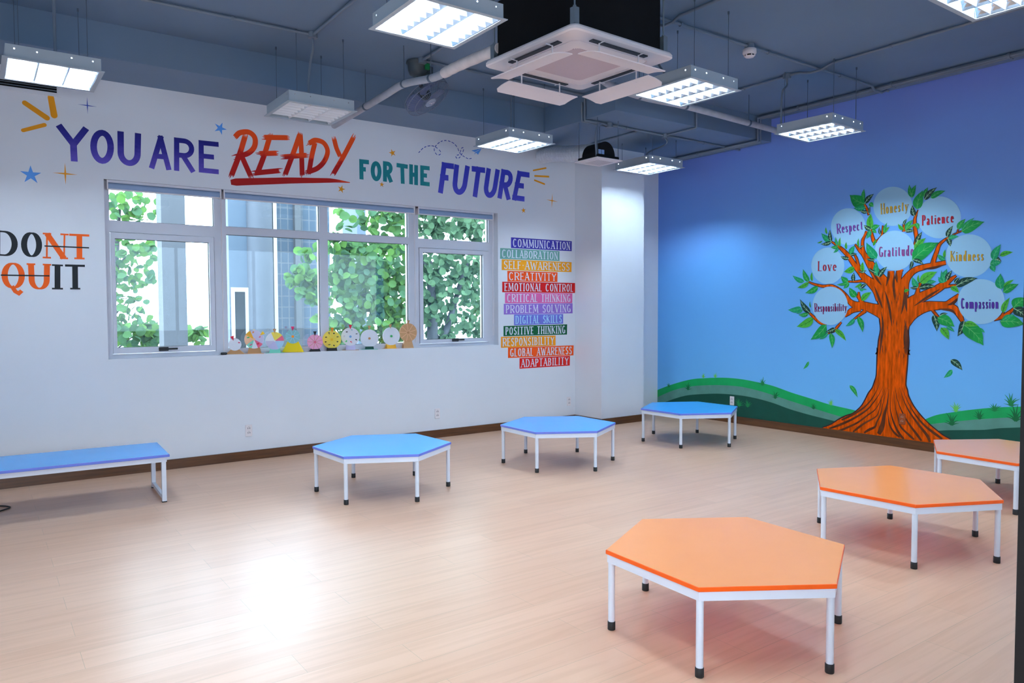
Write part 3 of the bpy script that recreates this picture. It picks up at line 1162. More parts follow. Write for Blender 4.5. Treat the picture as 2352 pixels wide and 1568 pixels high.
conduit('electrical_conduit', [[(XF, P341[1] + 0.05, ZC - 0.1), (XF, P341[1] + 0.05, ZS - 0.018), (E1[0], P341[1] + 0.05, ZS - 0.018), (EB[0] + 0.25, EB[1] + 0.1, ZS - 0.018)]], rc,
        'short conduit feeding the extractor with white grille', boxes=[(EB[0] + 0.25, EB[1] + 0.1, ZS - 0.02)],
        drops=[[(EB[0] + 0.22, EB[1] + 0.1, ZS - 0.03), (EB[0] + 0.05, EB[1] + 0.02, ZS - 0.05), (5.45, -1.62, ZS - 0.16), (5.45, -1.63, 3.33)]], feeds=ex)
W1 = tuple(bp((1461, 303), 'z', ZS - 0.018))
W2 = tuple(bp((1365, 332), 'z', ZS - 0.018))
conduit('electrical_conduit', [[W1, (W1[0], W2[1], ZS - 0.018)]], rc, 'conduit under the soffit running to the window wall behind the extractor')
D0 = bp((1722, 316), 'z', ZS - 0.02)
D1 = bp((2352, 109), 'z', ZC - 0.025)
xd = float((bp((2000, 222 - 10), 'z', ZC - 0.025)[0] + D1[0]) / 2)
Dw = bp((1545, 362), 'z', ZS - 0.02)
runs = []
for dx in (0, 0.055):
    runs.append([(xd + dx, YB, ZC - 0.032), (xd + dx, YS - 0.032, ZC - 0.032), (xd + dx, YS - 0.032, ZS - 0.032), (xd + dx, -0.03, ZS - 0.032)])
conduit('twin_pipe', runs, 0.02, 'pair of pipes along the ceiling edge above the blue wall', 'pipe')
G = cz((1478, 4), (1560, 46), (1739, 100), (1870, 158), (1985, 205))
gy = float(np.mean([p[1] for p in G[1:]]))
conduit('electrical_conduit', [[(G[0][0], gy, zc1), (xd - 0.12, gy, zc1), (xd - 0.05, gy, zc1 - 0.04), (xd + 0.10, gy, zc1 - 0.04), (XM - 0.12, gy, zc1), (XM - 0.08, gy, zc1)]], rc, 'conduit across the ceiling passing over the smoke detector')
K = cz((1508, 60), (1640, 2))
kx = float(cz((1600, 20))[0][0])
conduit('electrical_conduit', [[(kx, -6.6, zc1), (kx, gy - 0.12, zc1), (kx, gy - 0.05, zc1 - 0.03), (kx, gy + 0.05, zc1 - 0.03), (kx, K[0][1], zc1)]], rc, 'conduit along the ceiling behind the air conditioner box', boxes=[(kx, K[0][1], zc1)],
        drops=[[(kx, K[0][1], ZC - 0.05), (kx - 0.02, K[0][1], ZC - 0.18), (kx - 0.06, K[0][1] - 0.05, ZC - 0.32), (4.52, -3.6, LZ + LH)]], feeds=lobj[2])
N1 = cz((1818, 178))[0]
nx = float(np.mean([p[0] for p in cz((1818, 178), (2225, 48), (1940, 135))]))
conduit('electrical_conduit', [[(nx, -7.3, zc1), (nx, gy - 0.18, zc1), (nx, gy - 0.06, zc1 - 0.035), (nx, gy + 0.06, zc1 - 0.035), (nx, gy + 0.2, zc1), (nx, YS - 0.02, zc1)]], rc,
        'conduit along the ceiling with a drop to the light before the blue wall', boxes=[(nx, N1[1], zc1)],
        drops=[[(nx, N1[1], ZC - 0.05), (nx, N1[1], ZC - 0.12), (nx - 0.1, N1[1] - 0.02, ZC - 0.2), (nx - 0.12, N1[1] - 0.02, ZC - 0.35), (nx - 0.12, N1[1] - 0.02, LZ + LH)]], feeds=lobj[4])
for o_, p_, r_ in ((lobj[6], (0.2, -1.32), 0.011), (lobj[1], (4.6, -1.15), 0.009)):
    b = MB()
    b.cyl((p_[0], p_[1], LZ + LH), (p_[0], p_[1], ZC - 0.03), r_, n=8)
    cnd = b.build('power_conduit', PIPEM, o_, True)
    b = MB()
    b.cyl((p_[0], p_[1], ZC - 0.05), (p_[0], p_[1], ZC - 0.001), 0.042, n=12)
    b.build('junction_box', PIPEM, cnd, True)

INS = mat('grey_insulated_pipe', srgb(176, 180, 190), rough=0.6, var=0.08, nscale=12)
WRAP = mat('white_wrapped_pipe', srgb(226, 216, 214), rough=0.6, var=0.08, nscale=14)
px_ = 2.98
path = [tuple(bp(q_, 'x', px_)) for q_ in ((765, 290), (840, 245), (885, 218), (928, 193), (990, 180), (1020, 168), (1060, 148), (1148, 111))]
t = thing('drain_pipe', 'grey insulated pipe sloping from the air conditioner down to the window wall', 'pipe', path[0])
b = MB()
b.tube(catmull(path[:6], 5), 0.034, n=14)
b.build('insulated_pipe', INS, t, True)
b = MB()
b.tube(catmull(path[5:], 5), [0.042 + (0.003 if i % 2 else 0) for i in range(11)], n=14)
b.build('white_wrapping', WRAP, t, True)
for i in (1, 3, 4):
    p = Vector(path[i])
    b = MB()
    d = (Vector(path[i + 1]) - p).normalized()
    b.cyl(p - d * 0.015, p + d * 0.015, 0.0375, n=14)
    top = ZC if p.y < YBEAM else ZS
    b.cyl((p.x, p.y, p.z + 0.03), (p.x, p.y, top), 0.004, n=6)
    b.build('pipe_hanger', DARKROD, t, True)
yq = -2.55
path = [(AX + 0.42, -3.30, 3.74), (4.5, -2.75, 3.745), (5.2, yq, 3.75), (5.9, yq, 3.755), (7.0, yq + 0.02, 3.735), (XM, yq + 0.06, 3.715)]
t = thing('drain_pipe', 'grey insulated pipe from the air conditioner to the blue wall, before the soffit', 'pipe', path[0])
b = MB()
b.tube(catmull(path, 5), 0.034, n=14)
b.build('insulated_pipe', INS, t, True)
for i in (2, 3, 4):
    p = path[i]
    b = MB()
    b.cyl((p[0] - 0.015, p[1], p[2]), (p[0] + 0.015, p[1], p[2]), 0.0375, n=14)
    b.cyl((p[0], p[1], p[2] + 0.03), (p[0], p[1], ZC), 0.004, n=6)
    b.build('pipe_hanger', DARKROD, t, True)

# smoke detector
SD = bp((1739, 108), 'z', ZC - 0.05)
t = thing('smoke_detector', 'round white smoke detector on the ceiling conduit', 'smoke detector', (float(SD[0]), gy, ZC))
b = MB()
b.cyl((0, 0, -0.045), (0, 0, 0), 0.045, n=20)
b.build('mounting_box', PIPEM, t)
b = MB()
b.lathe([(0.055, -0.045), (0.062, -0.05), (0.064, -0.085), (0.054, -0.098)], n=24)
b.lathe([(0.046, -0.112), (0.038, -0.122), (0.0, -0.125)], n=24)
for k in range(6):
    a = k * PI / 3
    b.box((0.04, -0.004, -0.114), (0.052, 0.004, -0.096), None, a)
b.build('detector_body', WPLAST, t)
b = MB()
b.cyl((0, 0, -0.113), (0, 0, -0.097), 0.041, n=20)
b.build('sensor_chamber', RUBBER, t)

# ---------------------------------------------------------------- painted lettering and mural
def wallP(q_):            # window wall: (x, z)
    P = bp(q_, 'y', 0)
    return (float(P[0]), float(P[2]))


def muralP(q_):           # mural wall: (-y, z)
    P = bp(q_, 'x', XM)
    return (float(-P[1]), float(P[2]))


W3 = lambda u, v, k: (u, -0.0005 * k - 0.0004, v)
M3D = lambda u, v, k: (XM - 0.0005 * k - 0.0004, -u, v)
SUB = [0]


def sub():
    SUB[0] = (SUB[0] + 1) % 31
    return SUB[0] * 0.03


def ribbon(b, P, ws, to3, k, m=None, cap=0, close=False):
    """Flat stroke along 2-D points P with widths ws."""
    P = [np.array(p, float) for p in P]
    n = len(P)
    k += sub()
    if n < 2:
        return
    L, R = [], []
    for i in range(n):
        if close:
            d = P[(i + 1) % n] - P[i - 1]
        else:
            d = P[min(i + 1, n - 1)] - P[max(i - 1, 0)]
        l = np.linalg.norm(d) or 1e-9
        nv = np.array([-d[1], d[0]]) / l
        if 0 < i < n - 1:           # widen at corners
            a, c = P[i] - P[i - 1], P[i + 1] - P[i]
            ca = float(np.dot(a, c) / ((np.linalg.norm(a) * np.linalg.norm(c)) or 1e-9))
            nv = nv / max(0.45, math.sqrt(max(0.0, (1 + ca) / 2)))
        L.append(P[i] + nv * ws[i] / 2)
        R.append(P[i] - nv * ws[i] / 2)
    vs = [to3(*p, k) for p in L] + [to3(*p, k) for p in R]
    fs = [(i, i + n, i + n + 1, i + 1) for i in range(n - 1)]
    if close:
        fs.append((n - 1, 2 * n - 1, n, 0))
    b.add(vs, fs, m)
    if cap and not close:
        for e, o in ((0, 1), (n - 1, n - 2)):
            d = P[e] - P[o]
            a0 = math.atan2(d[1], d[0])
            r = ws[e] / 2
            b.poly([to3(*(P[e] + r * np.array([math.cos(a0 + t), math.sin(a0 + t)])), k) for t in np.linspace(-PI / 2, PI / 2, 7)], m)


def fill(b, P, to3, k, m=None):
    tr = tessellate_polygon([[Vector((p[0], p[1], 0)) for p in P]])
    b.add([to3(*p, k) for p in P], [tuple(t) for t in tr], m)


def arc(cx, cy, rx, ry, a0, a1, n=16):
    return [(cx + rx * math.cos(R_(a0 + (a1 - a0) * i / n)), cy + ry * math.sin(R_(a0 + (a1 - a0) * i / n))) for i in range(n + 1)]


UP = {
    'A': [([(0, 0), (.5, 1)], .5), ([(.5, 1), (1, 0)], 1), ([(.19, .36), (.81, .36)], .6)],
    'B': [([(0, 0), (0, 1)], 1), ([(0, 1), (.45, 1)] + arc(.45, .77, .45, .23, 85, -90, 10) + [(0, .54)], 0), ([(.45, .54)] + arc(.5, .27, .5, .27, 85, -90, 10) + [(0, 0)], 0)],
    'C': [(arc(.5, .5, .5, .5, 42, 318, 22), 0)],
    'D': [([(0, 0), (0, 1)], 1), ([(0, 1), (.35, 1)] + arc(.4, .5, .6, .5, 85, -85, 16) + [(.35, 0), (0, 0)], 0)],
    'E': [([(0, 0), (0, 1)], 1), ([(0, 1), (1, 1)], .6), ([(0, .52), (.85, .52)], .6), ([(0, 0), (1, 0)], .6)],
    'F': [([(0, 0), (0, 1)], 1), ([(0, 1), (1, 1)], .6), ([(0, .52), (.8, .52)], .6)],
    'G': [(arc(.5, .5, .5, .5, 48, 350, 22), 0), ([(1, .42), (1, .02)], .8), ([(.55, .42), (1, .42)], .6)],
    'H': [([(0, 0), (0, 1)], 1), ([(1, 0), (1, 1)], 1), ([(0, .5), (1, .5)], .6)],
    'I': [([(.5, 0), (.5, 1)], 1)],
    'K': [([(0, 0), (0, 1)], 1), ([(0, .42), (1, 1)], .5), ([(.3, .58), (1, 0)], 1)],
    'L': [([(0, 0), (0, 1)], 1), ([(0, 0), (1, 0)], .6)],
    'M': [([(0, 0), (.08, 1)], .5), ([(.08, 1), (.5, .12)], 1), ([(.5, .12), (.92, 1)], .5), ([(.92, 1), (1, 0)], 1)],
    'N': [([(0, 0), (0, 1)], .5), ([(0, 1), (1, 0)], 1), ([(1, 0), (1, 1)], .5)],
    'O': [(arc(.5, .5, .5, .5, 0, 360, 28), 0)],
    'P': [([(0, 0), (0, 1)], 1), ([(0, 1), (.45, 1)] + arc(.48, .74, .52, .26, 85, -90, 12) + [(0, .48)], 0)],
    'Q': [(arc(.5, .5, .5, .5, 0, 360, 28), 0), ([(.42, .06), (.62, -.16), (.82, -.24), (1.0, -.12)], .8)],
    'R': [([(0, 0), (0, 1)], 1), ([(0, 1), (.45, 1)] + arc(.48, .74, .5, .26, 85, -90, 12) + [(0, .48)], 0), ([(.4, .48), (1, 0)], 1)],
    'S': [(catmull([(.95, .82), (.72, .99), (.35, 1), (.06, .84), (.1, .62), (.5, .51), (.9, .38), (.95, .15), (.65, .0), (.28, .01), (.02, .17)], 4), 0)],
    'T': [([(.5, 0), (.5, 1)], 1), ([(0, 1), (1, 1)], .6)],
    'U': [([(0, 1), (0, .35)] + arc(.5, .35, .5, .35, 185, 355, 14) + [(1, .35), (1, 1)], 0)],
    'V': [([(0, 1), (.5, 0)], 1), ([(.5, 0), (1, 1)], .5)],
    'W': [([(0, 1), (.27, 0)], 1), ([(.27, 0), (.5, .9)], .5), ([(.5, .9), (.73, 0)], 1), ([(.73, 0), (1, 1)], .5)],
    'Y': [([(0, 1), (.5, .48)], 1), ([(1, 1), (.5, .48)], .8), ([(.5, .5), (.5, 0)], 1)],
    '-': [([(.1, .5), (.9, .5)], .8)],
    ' ': [],
}
X = .62
LOW = {
    'a': [(catmull([(.1, .5), (.4, X), (.75, .54), (.82, .36), (.82, 0)], 5), 0), (catmull([(.82, .36), (.4, .34), (.06, .18), (.3, 0), (.6, .03), (.82, .16)], 5), 0)],
    'b': [([(.14, 1), (.14, 0)], 1), (arc(.5, .31, .38, .31, 180, -180, 20), 0)],
    'c': [(arc(.5, .31, .45, .31, 45, 315, 18), 0)],
    'd': [([(.86, 1), (.86, 0)], 1), (arc(.46, .31, .4, .31, 0, 360, 20), 0)],
    'e': [([(.08, .33), (.92, .33)], .5), (arc(.5, .31, .44, .31, 4, 318, 20), 0)],
    'i': [([(.5, X), (.5, 0)], 1), ([(.5, .78), (.5, .88)], 1)],
    'l': [([(.5, 1), (.5, 0)], 1)],
    'm': [([(.06, X), (.06, 0)], 1), (catmull([(.06, .42), (.2, X), (.42, .58), (.48, .4), (.48, 0)], 5), 0), (catmull([(.5, .42), (.64, X), (.86, .58), (.93, .4), (.93, 0)], 5), 0)],
    'n': [([(.12, X), (.12, 0)], 1), (catmull([(.12, .42), (.38, X), (.76, .58), (.86, .4), (.86, 0)], 5), 0)],
    'o': [(arc(.5, .31, .44, .31, 0, 360, 22), 0)],
    'p': [([(.14, X), (.14, -.3)], 1), (arc(.5, .31, .38, .31, 180, -180, 20), 0)],
    'r': [([(.2, X), (.2, 0)], 1), (catmull([(.2, .4), (.5, X), (.9, .56)], 5), 0)],
    's': [(catmull([(.85, .5), (.5, X), (.15, .5), (.3, .36), (.72, .26), (.86, .12), (.5, 0), (.1, .1)], 4), 0)],
    't': [(catmull([(.45, .88), (.45, .3), (.5, .05), (.85, .06)], 5), 0), ([(.08, X), (.85, X)], .5)],
    'u': [(catmull([(.12, X), (.12, .22), (.36, 0), (.7, .06), (.86, .25)], 5), 0), ([(.86, X), (.86, 0)], 1)],
    'v': [([(.05, X), (.5, 0)], 1), ([(.5, 0), (.95, X)], .5)],
    'y': [([(.08, X), (.52, .02)], 1), (catmull([(.94, X), (.52, .02), (.34, -.24), (.08, -.28)], 4), .5)],
}
WID = {'I': .42, 'M': 1.25, 'W': 1.35, 'E': .68, 'F': .66, 'L': .66, 'T': .8, ' ': .55, '-': .4, 'S': .75, 'P': .74, 'B': .78,
       'i': .34, 'l': .34, 'm': 1.15, 't': .55, 'r': .58, 's': .6, 'a': .66, 'c': .66, 'e': .68}


INS_ = {'T': (0, 0), 'I': (0, 0), 'E': (1, 0), 'F': (1, 0), 'L': (1, 0), 'A': (.45, .45), 'V': (.45, .45), 'Y': (.4, .4), 'W': (.45, .45), 'K': (1, .5), 'R': (1, .6), 'v': (.4, .4), 'y': (.4, .4), 't': (.2, .2)}


def letter(b, ch, quad, to3, k, m, thick, thin=None, serif=False, rough=0):
    """quad = (top left, top right, bottom right, bottom left) in wall metres; thick = stroke in metres."""
    TL, TR, BR, BL = [np.array(p, float) for p in quad]
    bw = (np.linalg.norm(TR - TL) + np.linalg.norm(BR - BL)) / 2
    bh = (np.linalg.norm(TL - BL) + np.linalg.norm(TR - BR)) / 2
    ix, iy = min(.42, thick / bw / 2), (thin or thick) / bh / 2

    kl, kr = INS_.get(ch, (1, 1)) if thin else (1, 1)

    def at(s, t):
        s, t = ix * kl + s * (1 - ix * (kl + kr)), iy + t * (1 - 2 * iy)
        return (TL * (1 - s) + TR * s) * t + (BL * (1 - s) + BR * s) * (1 - t)
    for pts, kk in (UP.get(ch) or LOW.get(ch) or []):
        P = [at(*p) for p in pts]
        if thin is None:
            ws = [thick] * len(P)
        elif kk:
            wv_ = thin + (thick - thin) * max(0, (kk - .5) / .5) if kk <= 1 else thick
            ws = [wv_] * len(P)
        else:
            ws = []
            for i in range(len(P)):
                d = P[min(i + 1, len(P) - 1)] - P[max(0, i - 1)]
                vv = abs(d[1]) / (np.linalg.norm(d) or 1e-9)
                ws.append(thin + (thick - thin) * vv ** 1.5)
        closed = len(P) > 4 and np.linalg.norm(P[0] - P[-1]) < 1e-6
        if not closed and thin is None:         # square brush ends
            for e, o in ((0, 1), (-1, -2)):
                if 0.01 < pts[e][0] < 0.99 and 0.01 < pts[e][1] < 0.99:
                    continue
                dd = P[e] - P[o]
                P[e] = P[e] + dd / (np.linalg.norm(dd) or 1) * thick * .5
        if closed:
            ribbon(b, P[:-1], ws[:-1], to3, k, m, close=True)
        else:
            ribbon(b, P, ws, to3, k, m)
        if serif and not closed:
            for e, o in ((0, 1), (-1, -2)):
                yy = pts[e][1]
                d = np.array(pts[e]) - np.array(pts[o])
                if abs(d[1]) > 1.2 * abs(d[0]) and (abs(yy) < .01 or abs(yy - 1) < .01 or abs(yy - X) < .01 or yy < -.25):
                    s0 = max(thick * 0.95, thin * 2.2) / bw
                    sx = pts[e][0]
                    ribbon(b, [at(sx - s0, yy), at(sx + s0, yy)], [thin * 1.1] * 2, to3, k, m)


def word(b, txt, quad, to3, k, m, thick, thin=None, serif=False, gap=.16, only=None):
    TL, TR, BR, BL = [np.array(p, float) for p in quad]
    ws = [WID.get(c, .9 if c.isupper() else .72) for c in txt]
    tot = sum(ws) + gap * (len(txt) - 1)
    x = 0
    for ci, (c, w_) in enumerate(zip(txt, ws)):
        s0, s1 = x / tot, (x + w_) / tot
        q_ = (TL * (1 - s0) + TR * s0, TL * (1 - s1) + TR * s1, BL * (1 - s1) + BR * s1, BL * (1 - s0) + BR * s0)
        if only is None or only[0] <= ci < only[1]:
            letter(b, c, q_, to3, k, m, thick, thin, serif)
        x += w_ + gap


zA = lambda x, y: (x / 3.0154, 180 + y / 3.0154)
zD = lambda x, y: (500 + x / 2.94, 260 + y / 2.94)
zE = lambda x, y: (700 + x / 3.92, y / 3.92)
WA = lambda x, y: wallP(zA(x, y))
WD = lambda x, y: wallP(zD(x, y))

# slogan over the window
slog = thing('painted_slogan', 'painted slogan you are ready for the future above the window', 'wall lettering', (2.5, -0.001, 3.2))
NAVY = grad('paint_navy_violet', [(2.95, (104, 88, 200)), (3.2, (38, 34, 140)), (3.42, (14, 18, 104))])
RED = grad('paint_red_orange', [(2.93, (178, 8, 4)), (3.23, (190, 12, 4)), (3.29, (244, 70, 6)), (3.55, (250, 84, 8))])
TEAL = grad('paint_teal', [(4.05, (24, 132, 140)), (4.5, (60, 164, 164)), (4.78, (140, 208, 200))], axis='X')
BLUV = grad('paint_blue_violet', [(2.86, (104, 116, 216)), (3.05, (80, 80, 200)), (3.3, (58, 64, 186))])
bw = MB()
tk = 0.062 * 1.0
for ch, q_ in (('Y', ((395, 318), (607, 342), (622, 588), (405, 562))), ('O', ((625, 349), (790, 364), (788, 598), (625, 584))), ('U', ((812, 364), (978, 382), (972, 614), (815, 598)))):
    letter(bw, ch, [WA(*p) for p in q_], W3, 1, None, 0.055)
bw.build('word_you', NAVY, slog, True)
bw = MB()
for ch, q_ in (('A', ((1038, 390), (1185, 404), (1184, 636), (1035, 622))), ('R', ((1205, 408), (1347, 424), (1347, 652), (1205, 638))), ('E', ((1375, 427), (1514, 441), (1515, 664), (1377, 650)))):
    letter(bw, ch, [WA(*p) for p in q_], W3, 1, None, 0.049)
bw.build('word_are', NAVY, slog, True)


def brush(b, pts, wpx, sm=True, ragged=True, k=1, seed=0):
    rnd = random.Random(seed + len(pts) * 17 + int(pts[0][0]))
    P = [WD(*p) for p in pts]
    w_ = wpx / 2.94 * 0.005
    # split the stroke into parallel bristle bands of unequal length for dry-brush ends
    P = catmull(P, 8) if sm and len(P) > 2 else [tuple(np.array(P[0]) + (np.array(P[-1]) - np.array(P[0])) * i / 8) for i in range(9)] if len(P) == 2 else P
    P = [np.array(p) for p in P]
    nb = 4
    for j in range(nb):
        off = (j - (nb - 1) / 2) / nb * w_
        Q = []
        for i in range(len(P)):
            d = P[min(i + 1, len(P) - 1)] - P[max(i - 1, 0)]
            nv = np.array([-d[1], d[0]]) / (np.linalg.norm(d) or 1)
            Q.append(P[i] + nv * off)
        e0 = (Q[0] - Q[1]) / (np.linalg.norm(Q[0] - Q[1]) or 1)
        e1 = (Q[-1] - Q[-2]) / (np.linalg.norm(Q[-1] - Q[-2]) or 1)
        if ragged:
            Q = [Q[0] + e0 * rnd.uniform(.01, .06)] + Q + [Q[-1] + e1 * rnd.uniform(.01, .06)]
            ws = [w_ / nb * .3] + [w_ / nb * 1.12] * (len(Q) - 2) + [w_ / nb * .3]
        else:
            ws = [w_ / nb * 1.12] * len(Q)
        ribbon(b, Q, ws, W3, k)


bw = MB()
for pts in (((182, 165), (150, 270), (96, 412)), ((120, 158), (150, 132), (210, 128), (250, 165), (248, 225), (205, 270), (130, 292)), ((162, 290), (218, 415)),
            ((350, 165), (315, 280), (272, 395)), ((322, 163), (465, 165)), ((292, 272), (392, 270)), ((255, 403), (410, 388)),
            ((552, 150), (510, 270), (458, 408)), ((558, 150), (566, 270), (570, 412)), ((456, 294), (592, 284)),
            ((655, 205), (635, 290), (618, 390)), ((622, 200), (660, 182), (715, 200), (742, 255), (722, 320), (675, 370), (612, 396)),
            ((788, 182), (802, 235), (824, 285)), ((912, 172), (850, 290), (784, 404))):
    brush(bw, pts, 31)
bw.build('word_ready', RED, slog, True)
bw = MB()
P = catmull([WD(*p) for p in ((88, 466), (200, 462), (350, 458), (500, 454), (650, 454), (780, 455), (893, 468))], 6)
ws = list(np.interp(np.linspace(0, 1, len(P)), [0, .05, .45, .8, 1], [.05, .075, .068, .05, .008]))
ribbon(bw, P, ws, W3, 1)
bw.build('underline', grad('paint_underline', [(2.35, (172, 8, 4)), (3.05, (190, 20, 4)), (3.2, (244, 84, 8)), (3.9, (246, 88, 8))], axis='X'), slog, True)
bw = MB()
for ch, q_ in (('F', ((955, 309), (1022, 316), (1020, 452), (958, 445))), ('O', ((1032, 320), (1106, 328), (1106, 462), (1034, 455))), ('R', ((1115, 322), (1184, 332), (1178, 468), (1117, 460)))):
    letter(bw, ch, [WD(*p) for p in q_], W3, 1, None, 0.05)
bw.build('word_for', TEAL, slog, True)
bw = MB()
for ch, q_ in (('T', ((1207, 335), (1283, 347), (1287, 482), (1212, 470))), ('H', ((1293, 343), (1352, 352), (1352, 487), (1293, 478))), ('E', ((1367, 351), (1431, 358), (1431, 494), (1368, 486)))):
    letter(bw, ch, [WD(*p) for p in q_], W3, 1, None, 0.05)
bw.build('word_the', TEAL, slog, True)
bw = MB()
for ch, q_ in (('F', ((1515, 330), (1597, 341), (1570, 547), (1487, 537))), ('U', ((1597, 345), (1704, 357), (1672, 555), (1580, 546))), ('T', ((1717, 356), (1809, 368), (1780, 572), (1692, 558))),
               ('U', ((1815, 370), (1906, 381), (1875, 576), (1788, 566))), ('R', ((1917, 377), (2002, 390), (1972, 586), (1888, 573))), ('E', ((2026, 389), (2109, 401), (2068, 596), (1986, 585)))):
    letter(bw, ch, [WD(*p) for p in q_], W3, 1, None, 0.069)
bw.build('word_future', BLUV, slog, True)

# dont quit
dq = thing('painted_slogan', 'painted black and orange words dont quit left of the window', 'wall lettering', (0.2, -0.001, 2.3))
INK = paint('black_ink', (14, 20, 26))
ORG = paint('bright_orange', (255, 98, 10))
for nm, m_, ls in (('word_do', INK, (('D', ((-42, 1050), (124, 1063), (122, 1236), (-42, 1224))), ('O', ((146, 1062), (291, 1071), (292, 1238), (145, 1234))))),
                   ('word_nt', ORG, (('N', ((305, 1069), (467, 1076), (463, 1251), (304, 1245))), ('T', ((480, 1077), (618, 1083), (612, 1253), (488, 1250))))),
                   ('word_qu', ORG, (('Q', ((10, 1272), (172, 1282), (172, 1456), (10, 1450))), ('U', ((192, 1280), (347, 1285), (342, 1461), (203, 1459))))),
                   ('word_it', INK, (('I', ((365, 1287), (431, 1290), (431, 1461), (365, 1460))), ('T', ((450, 1290), (588, 1293), (582, 1461), (460, 1460)))))):
    bw = MB()
    for ch, q_ in ls:
        letter(bw, ch, [WA(*p) for p in q_], W3, 1, None, 0.046, 0.0135, True)
    bw.build(nm, m_, dq, True)
for nm, p in (('strike_line', ((308, 1160), (617, 1173))), ('strike_line', ((5, 1362), (343, 1367)))):
    bw = MB()
    ribbon(bw, [WA(*x) for x in p], [0.012, 0.012], W3, 2)
    bw.build(nm, INK, dq, True)

# bursts, stars, plane
AMB = paint('amber', (240, 158, 14))
SKYB = paint('sky_blue', (92, 160, 238))
ROYAL = paint('royal_blue', (44, 74, 176))
for nm, lab, f, sc_, strokes in (('painted_burst', 'three orange painted strokes bursting left of the word you', WA, 3.0154, (((172, 170), (325, 274), 27), ((352, 132), (375, 256), 31), ((160, 360), (308, 322), 20))),
                                 ('painted_burst', 'three thin orange painted strokes bursting right of the word future', WD, 2.94, (((2132, 386), (2216, 370), 12), ((2142, 423), (2234, 428), 14), ((2140, 452), (2206, 478), 13)))):
    t = thing(nm, lab, 'wall painting', (*[f(*strokes[0][0])[0]], 0, f(*strokes[0][0])[1]), group='painted bursts')
    for a, c, wpx in strokes:
        bw = MB()
        ribbon(bw, [f(*a), f(*c)], [wpx / sc_ * .0049, wpx / sc_ * .0053], W3, 1, cap=1)
        bw.build('stroke', AMB, t, True)


def star(c, r, n, inner, rot, m, label, lv=1):
    bw = MB()
    pts = []
    for i in range(2 * n):
        rr = r if i % 2 == 0 else r * inner
        if n == 4 and i % 4 == 2 and False:
            rr = r
        a = rot + PI * i / n
        pts.append((c[0] + rr * math.cos(a), c[1] + rr * math.sin(a)))
    for i in range(2 * n):
        bw.poly([W3(*c, 1), W3(*pts[i], 1), W3(*pts[(i + 1) % (2 * n)], 1)])
    tag(bw.build('painted_star', m), label, 'painted star', 'painted stars')


star(WA(213, 668), .085, 5, .36, PI / 2, SKYB, 'light blue five pointed star above the words dont quit')
star(WA(452, 660), .10, 4, .1, PI / 2, AMB, 'amber four pointed sparkle just left of the window top')
star(WA(605, 188), .08, 4, .08, PI / 2, ROYAL, 'royal blue four pointed sparkle above the word you')
star(WA(1525, 346), .066, 5, .36, 1.2, SKYB, 'blue five pointed star between the words are and ready')
star(WD(1180, 268), .048, 5, .36, 1.9, AMB, 'amber star above the word for')
star(WD(835, 512), .048, 5, .36, 1.3, AMB, 'amber star under the right end of the red underline')
star(WD(1108, 481), .034, 5, .36, 1.5, AMB, 'smallest amber star, under the word for')
star(WD(2065, 656), .042, 5, .36, 1.7, AMB, 'amber star below the word future, over the window corner')
star(WD(2258, 590), .10, 4, .1, 1.5, AMB, 'amber four pointed sparkle right of the word future')
pt = thing('paper_plane_drawing', 'painted blue paper plane with a looping dashed trail above the word future', 'wall painting', (4.6, -0.001, 3.4))
TR1 = catmull([wallP(zE(*p)) for p in ((1025, 1375), (1070, 1330), (1130, 1312), (1180, 1325), (1222, 1365), (1215, 1392), (1185, 1388), (1165, 1345), (1190, 1300), (1240, 1268), (1290, 1268), (1340, 1290), (1375, 1330),
                                       (1392, 1372), (1420, 1400), (1470, 1428), (1505, 1424))], 10)
TR2 = catmull([wallP(zE(*p)) for p in ((1400, 1372), (1408, 1340), (1424, 1328), (1430, 1348), (1412, 1390), (1386, 1424), (1362, 1418), (1364, 1400), (1392, 1394), (1420, 1404))], 8)
bw = MB()
for T_ in (TR1, TR2):
    acc = 0
    run = [T_[0]]
    for p, q_ in zip(T_[:-1], T_[1:]):
        acc += math.dist(p, q_)
        on = (acc % 0.055) < 0.034
        if on:
            run.append(q_)
        else:
            if len(run) > 1:
                ribbon(bw, run, [.009] * len(run), W3, 1)
            run = [q_]
bw.build('dashed_trail', ROYAL, pt, True)
bw = MB()
for tri in (((1500, 1355), (1592, 1334), (1532, 1368)), ((1536, 1370), (1592, 1336), (1560, 1392)), ((1532, 1372), (1545, 1368), (1528, 1392))):
    fill(bw, [wallP(zE(*p)) for p in tri], W3, 1)
bw.build('paper_plane', SKYB, pt, True)

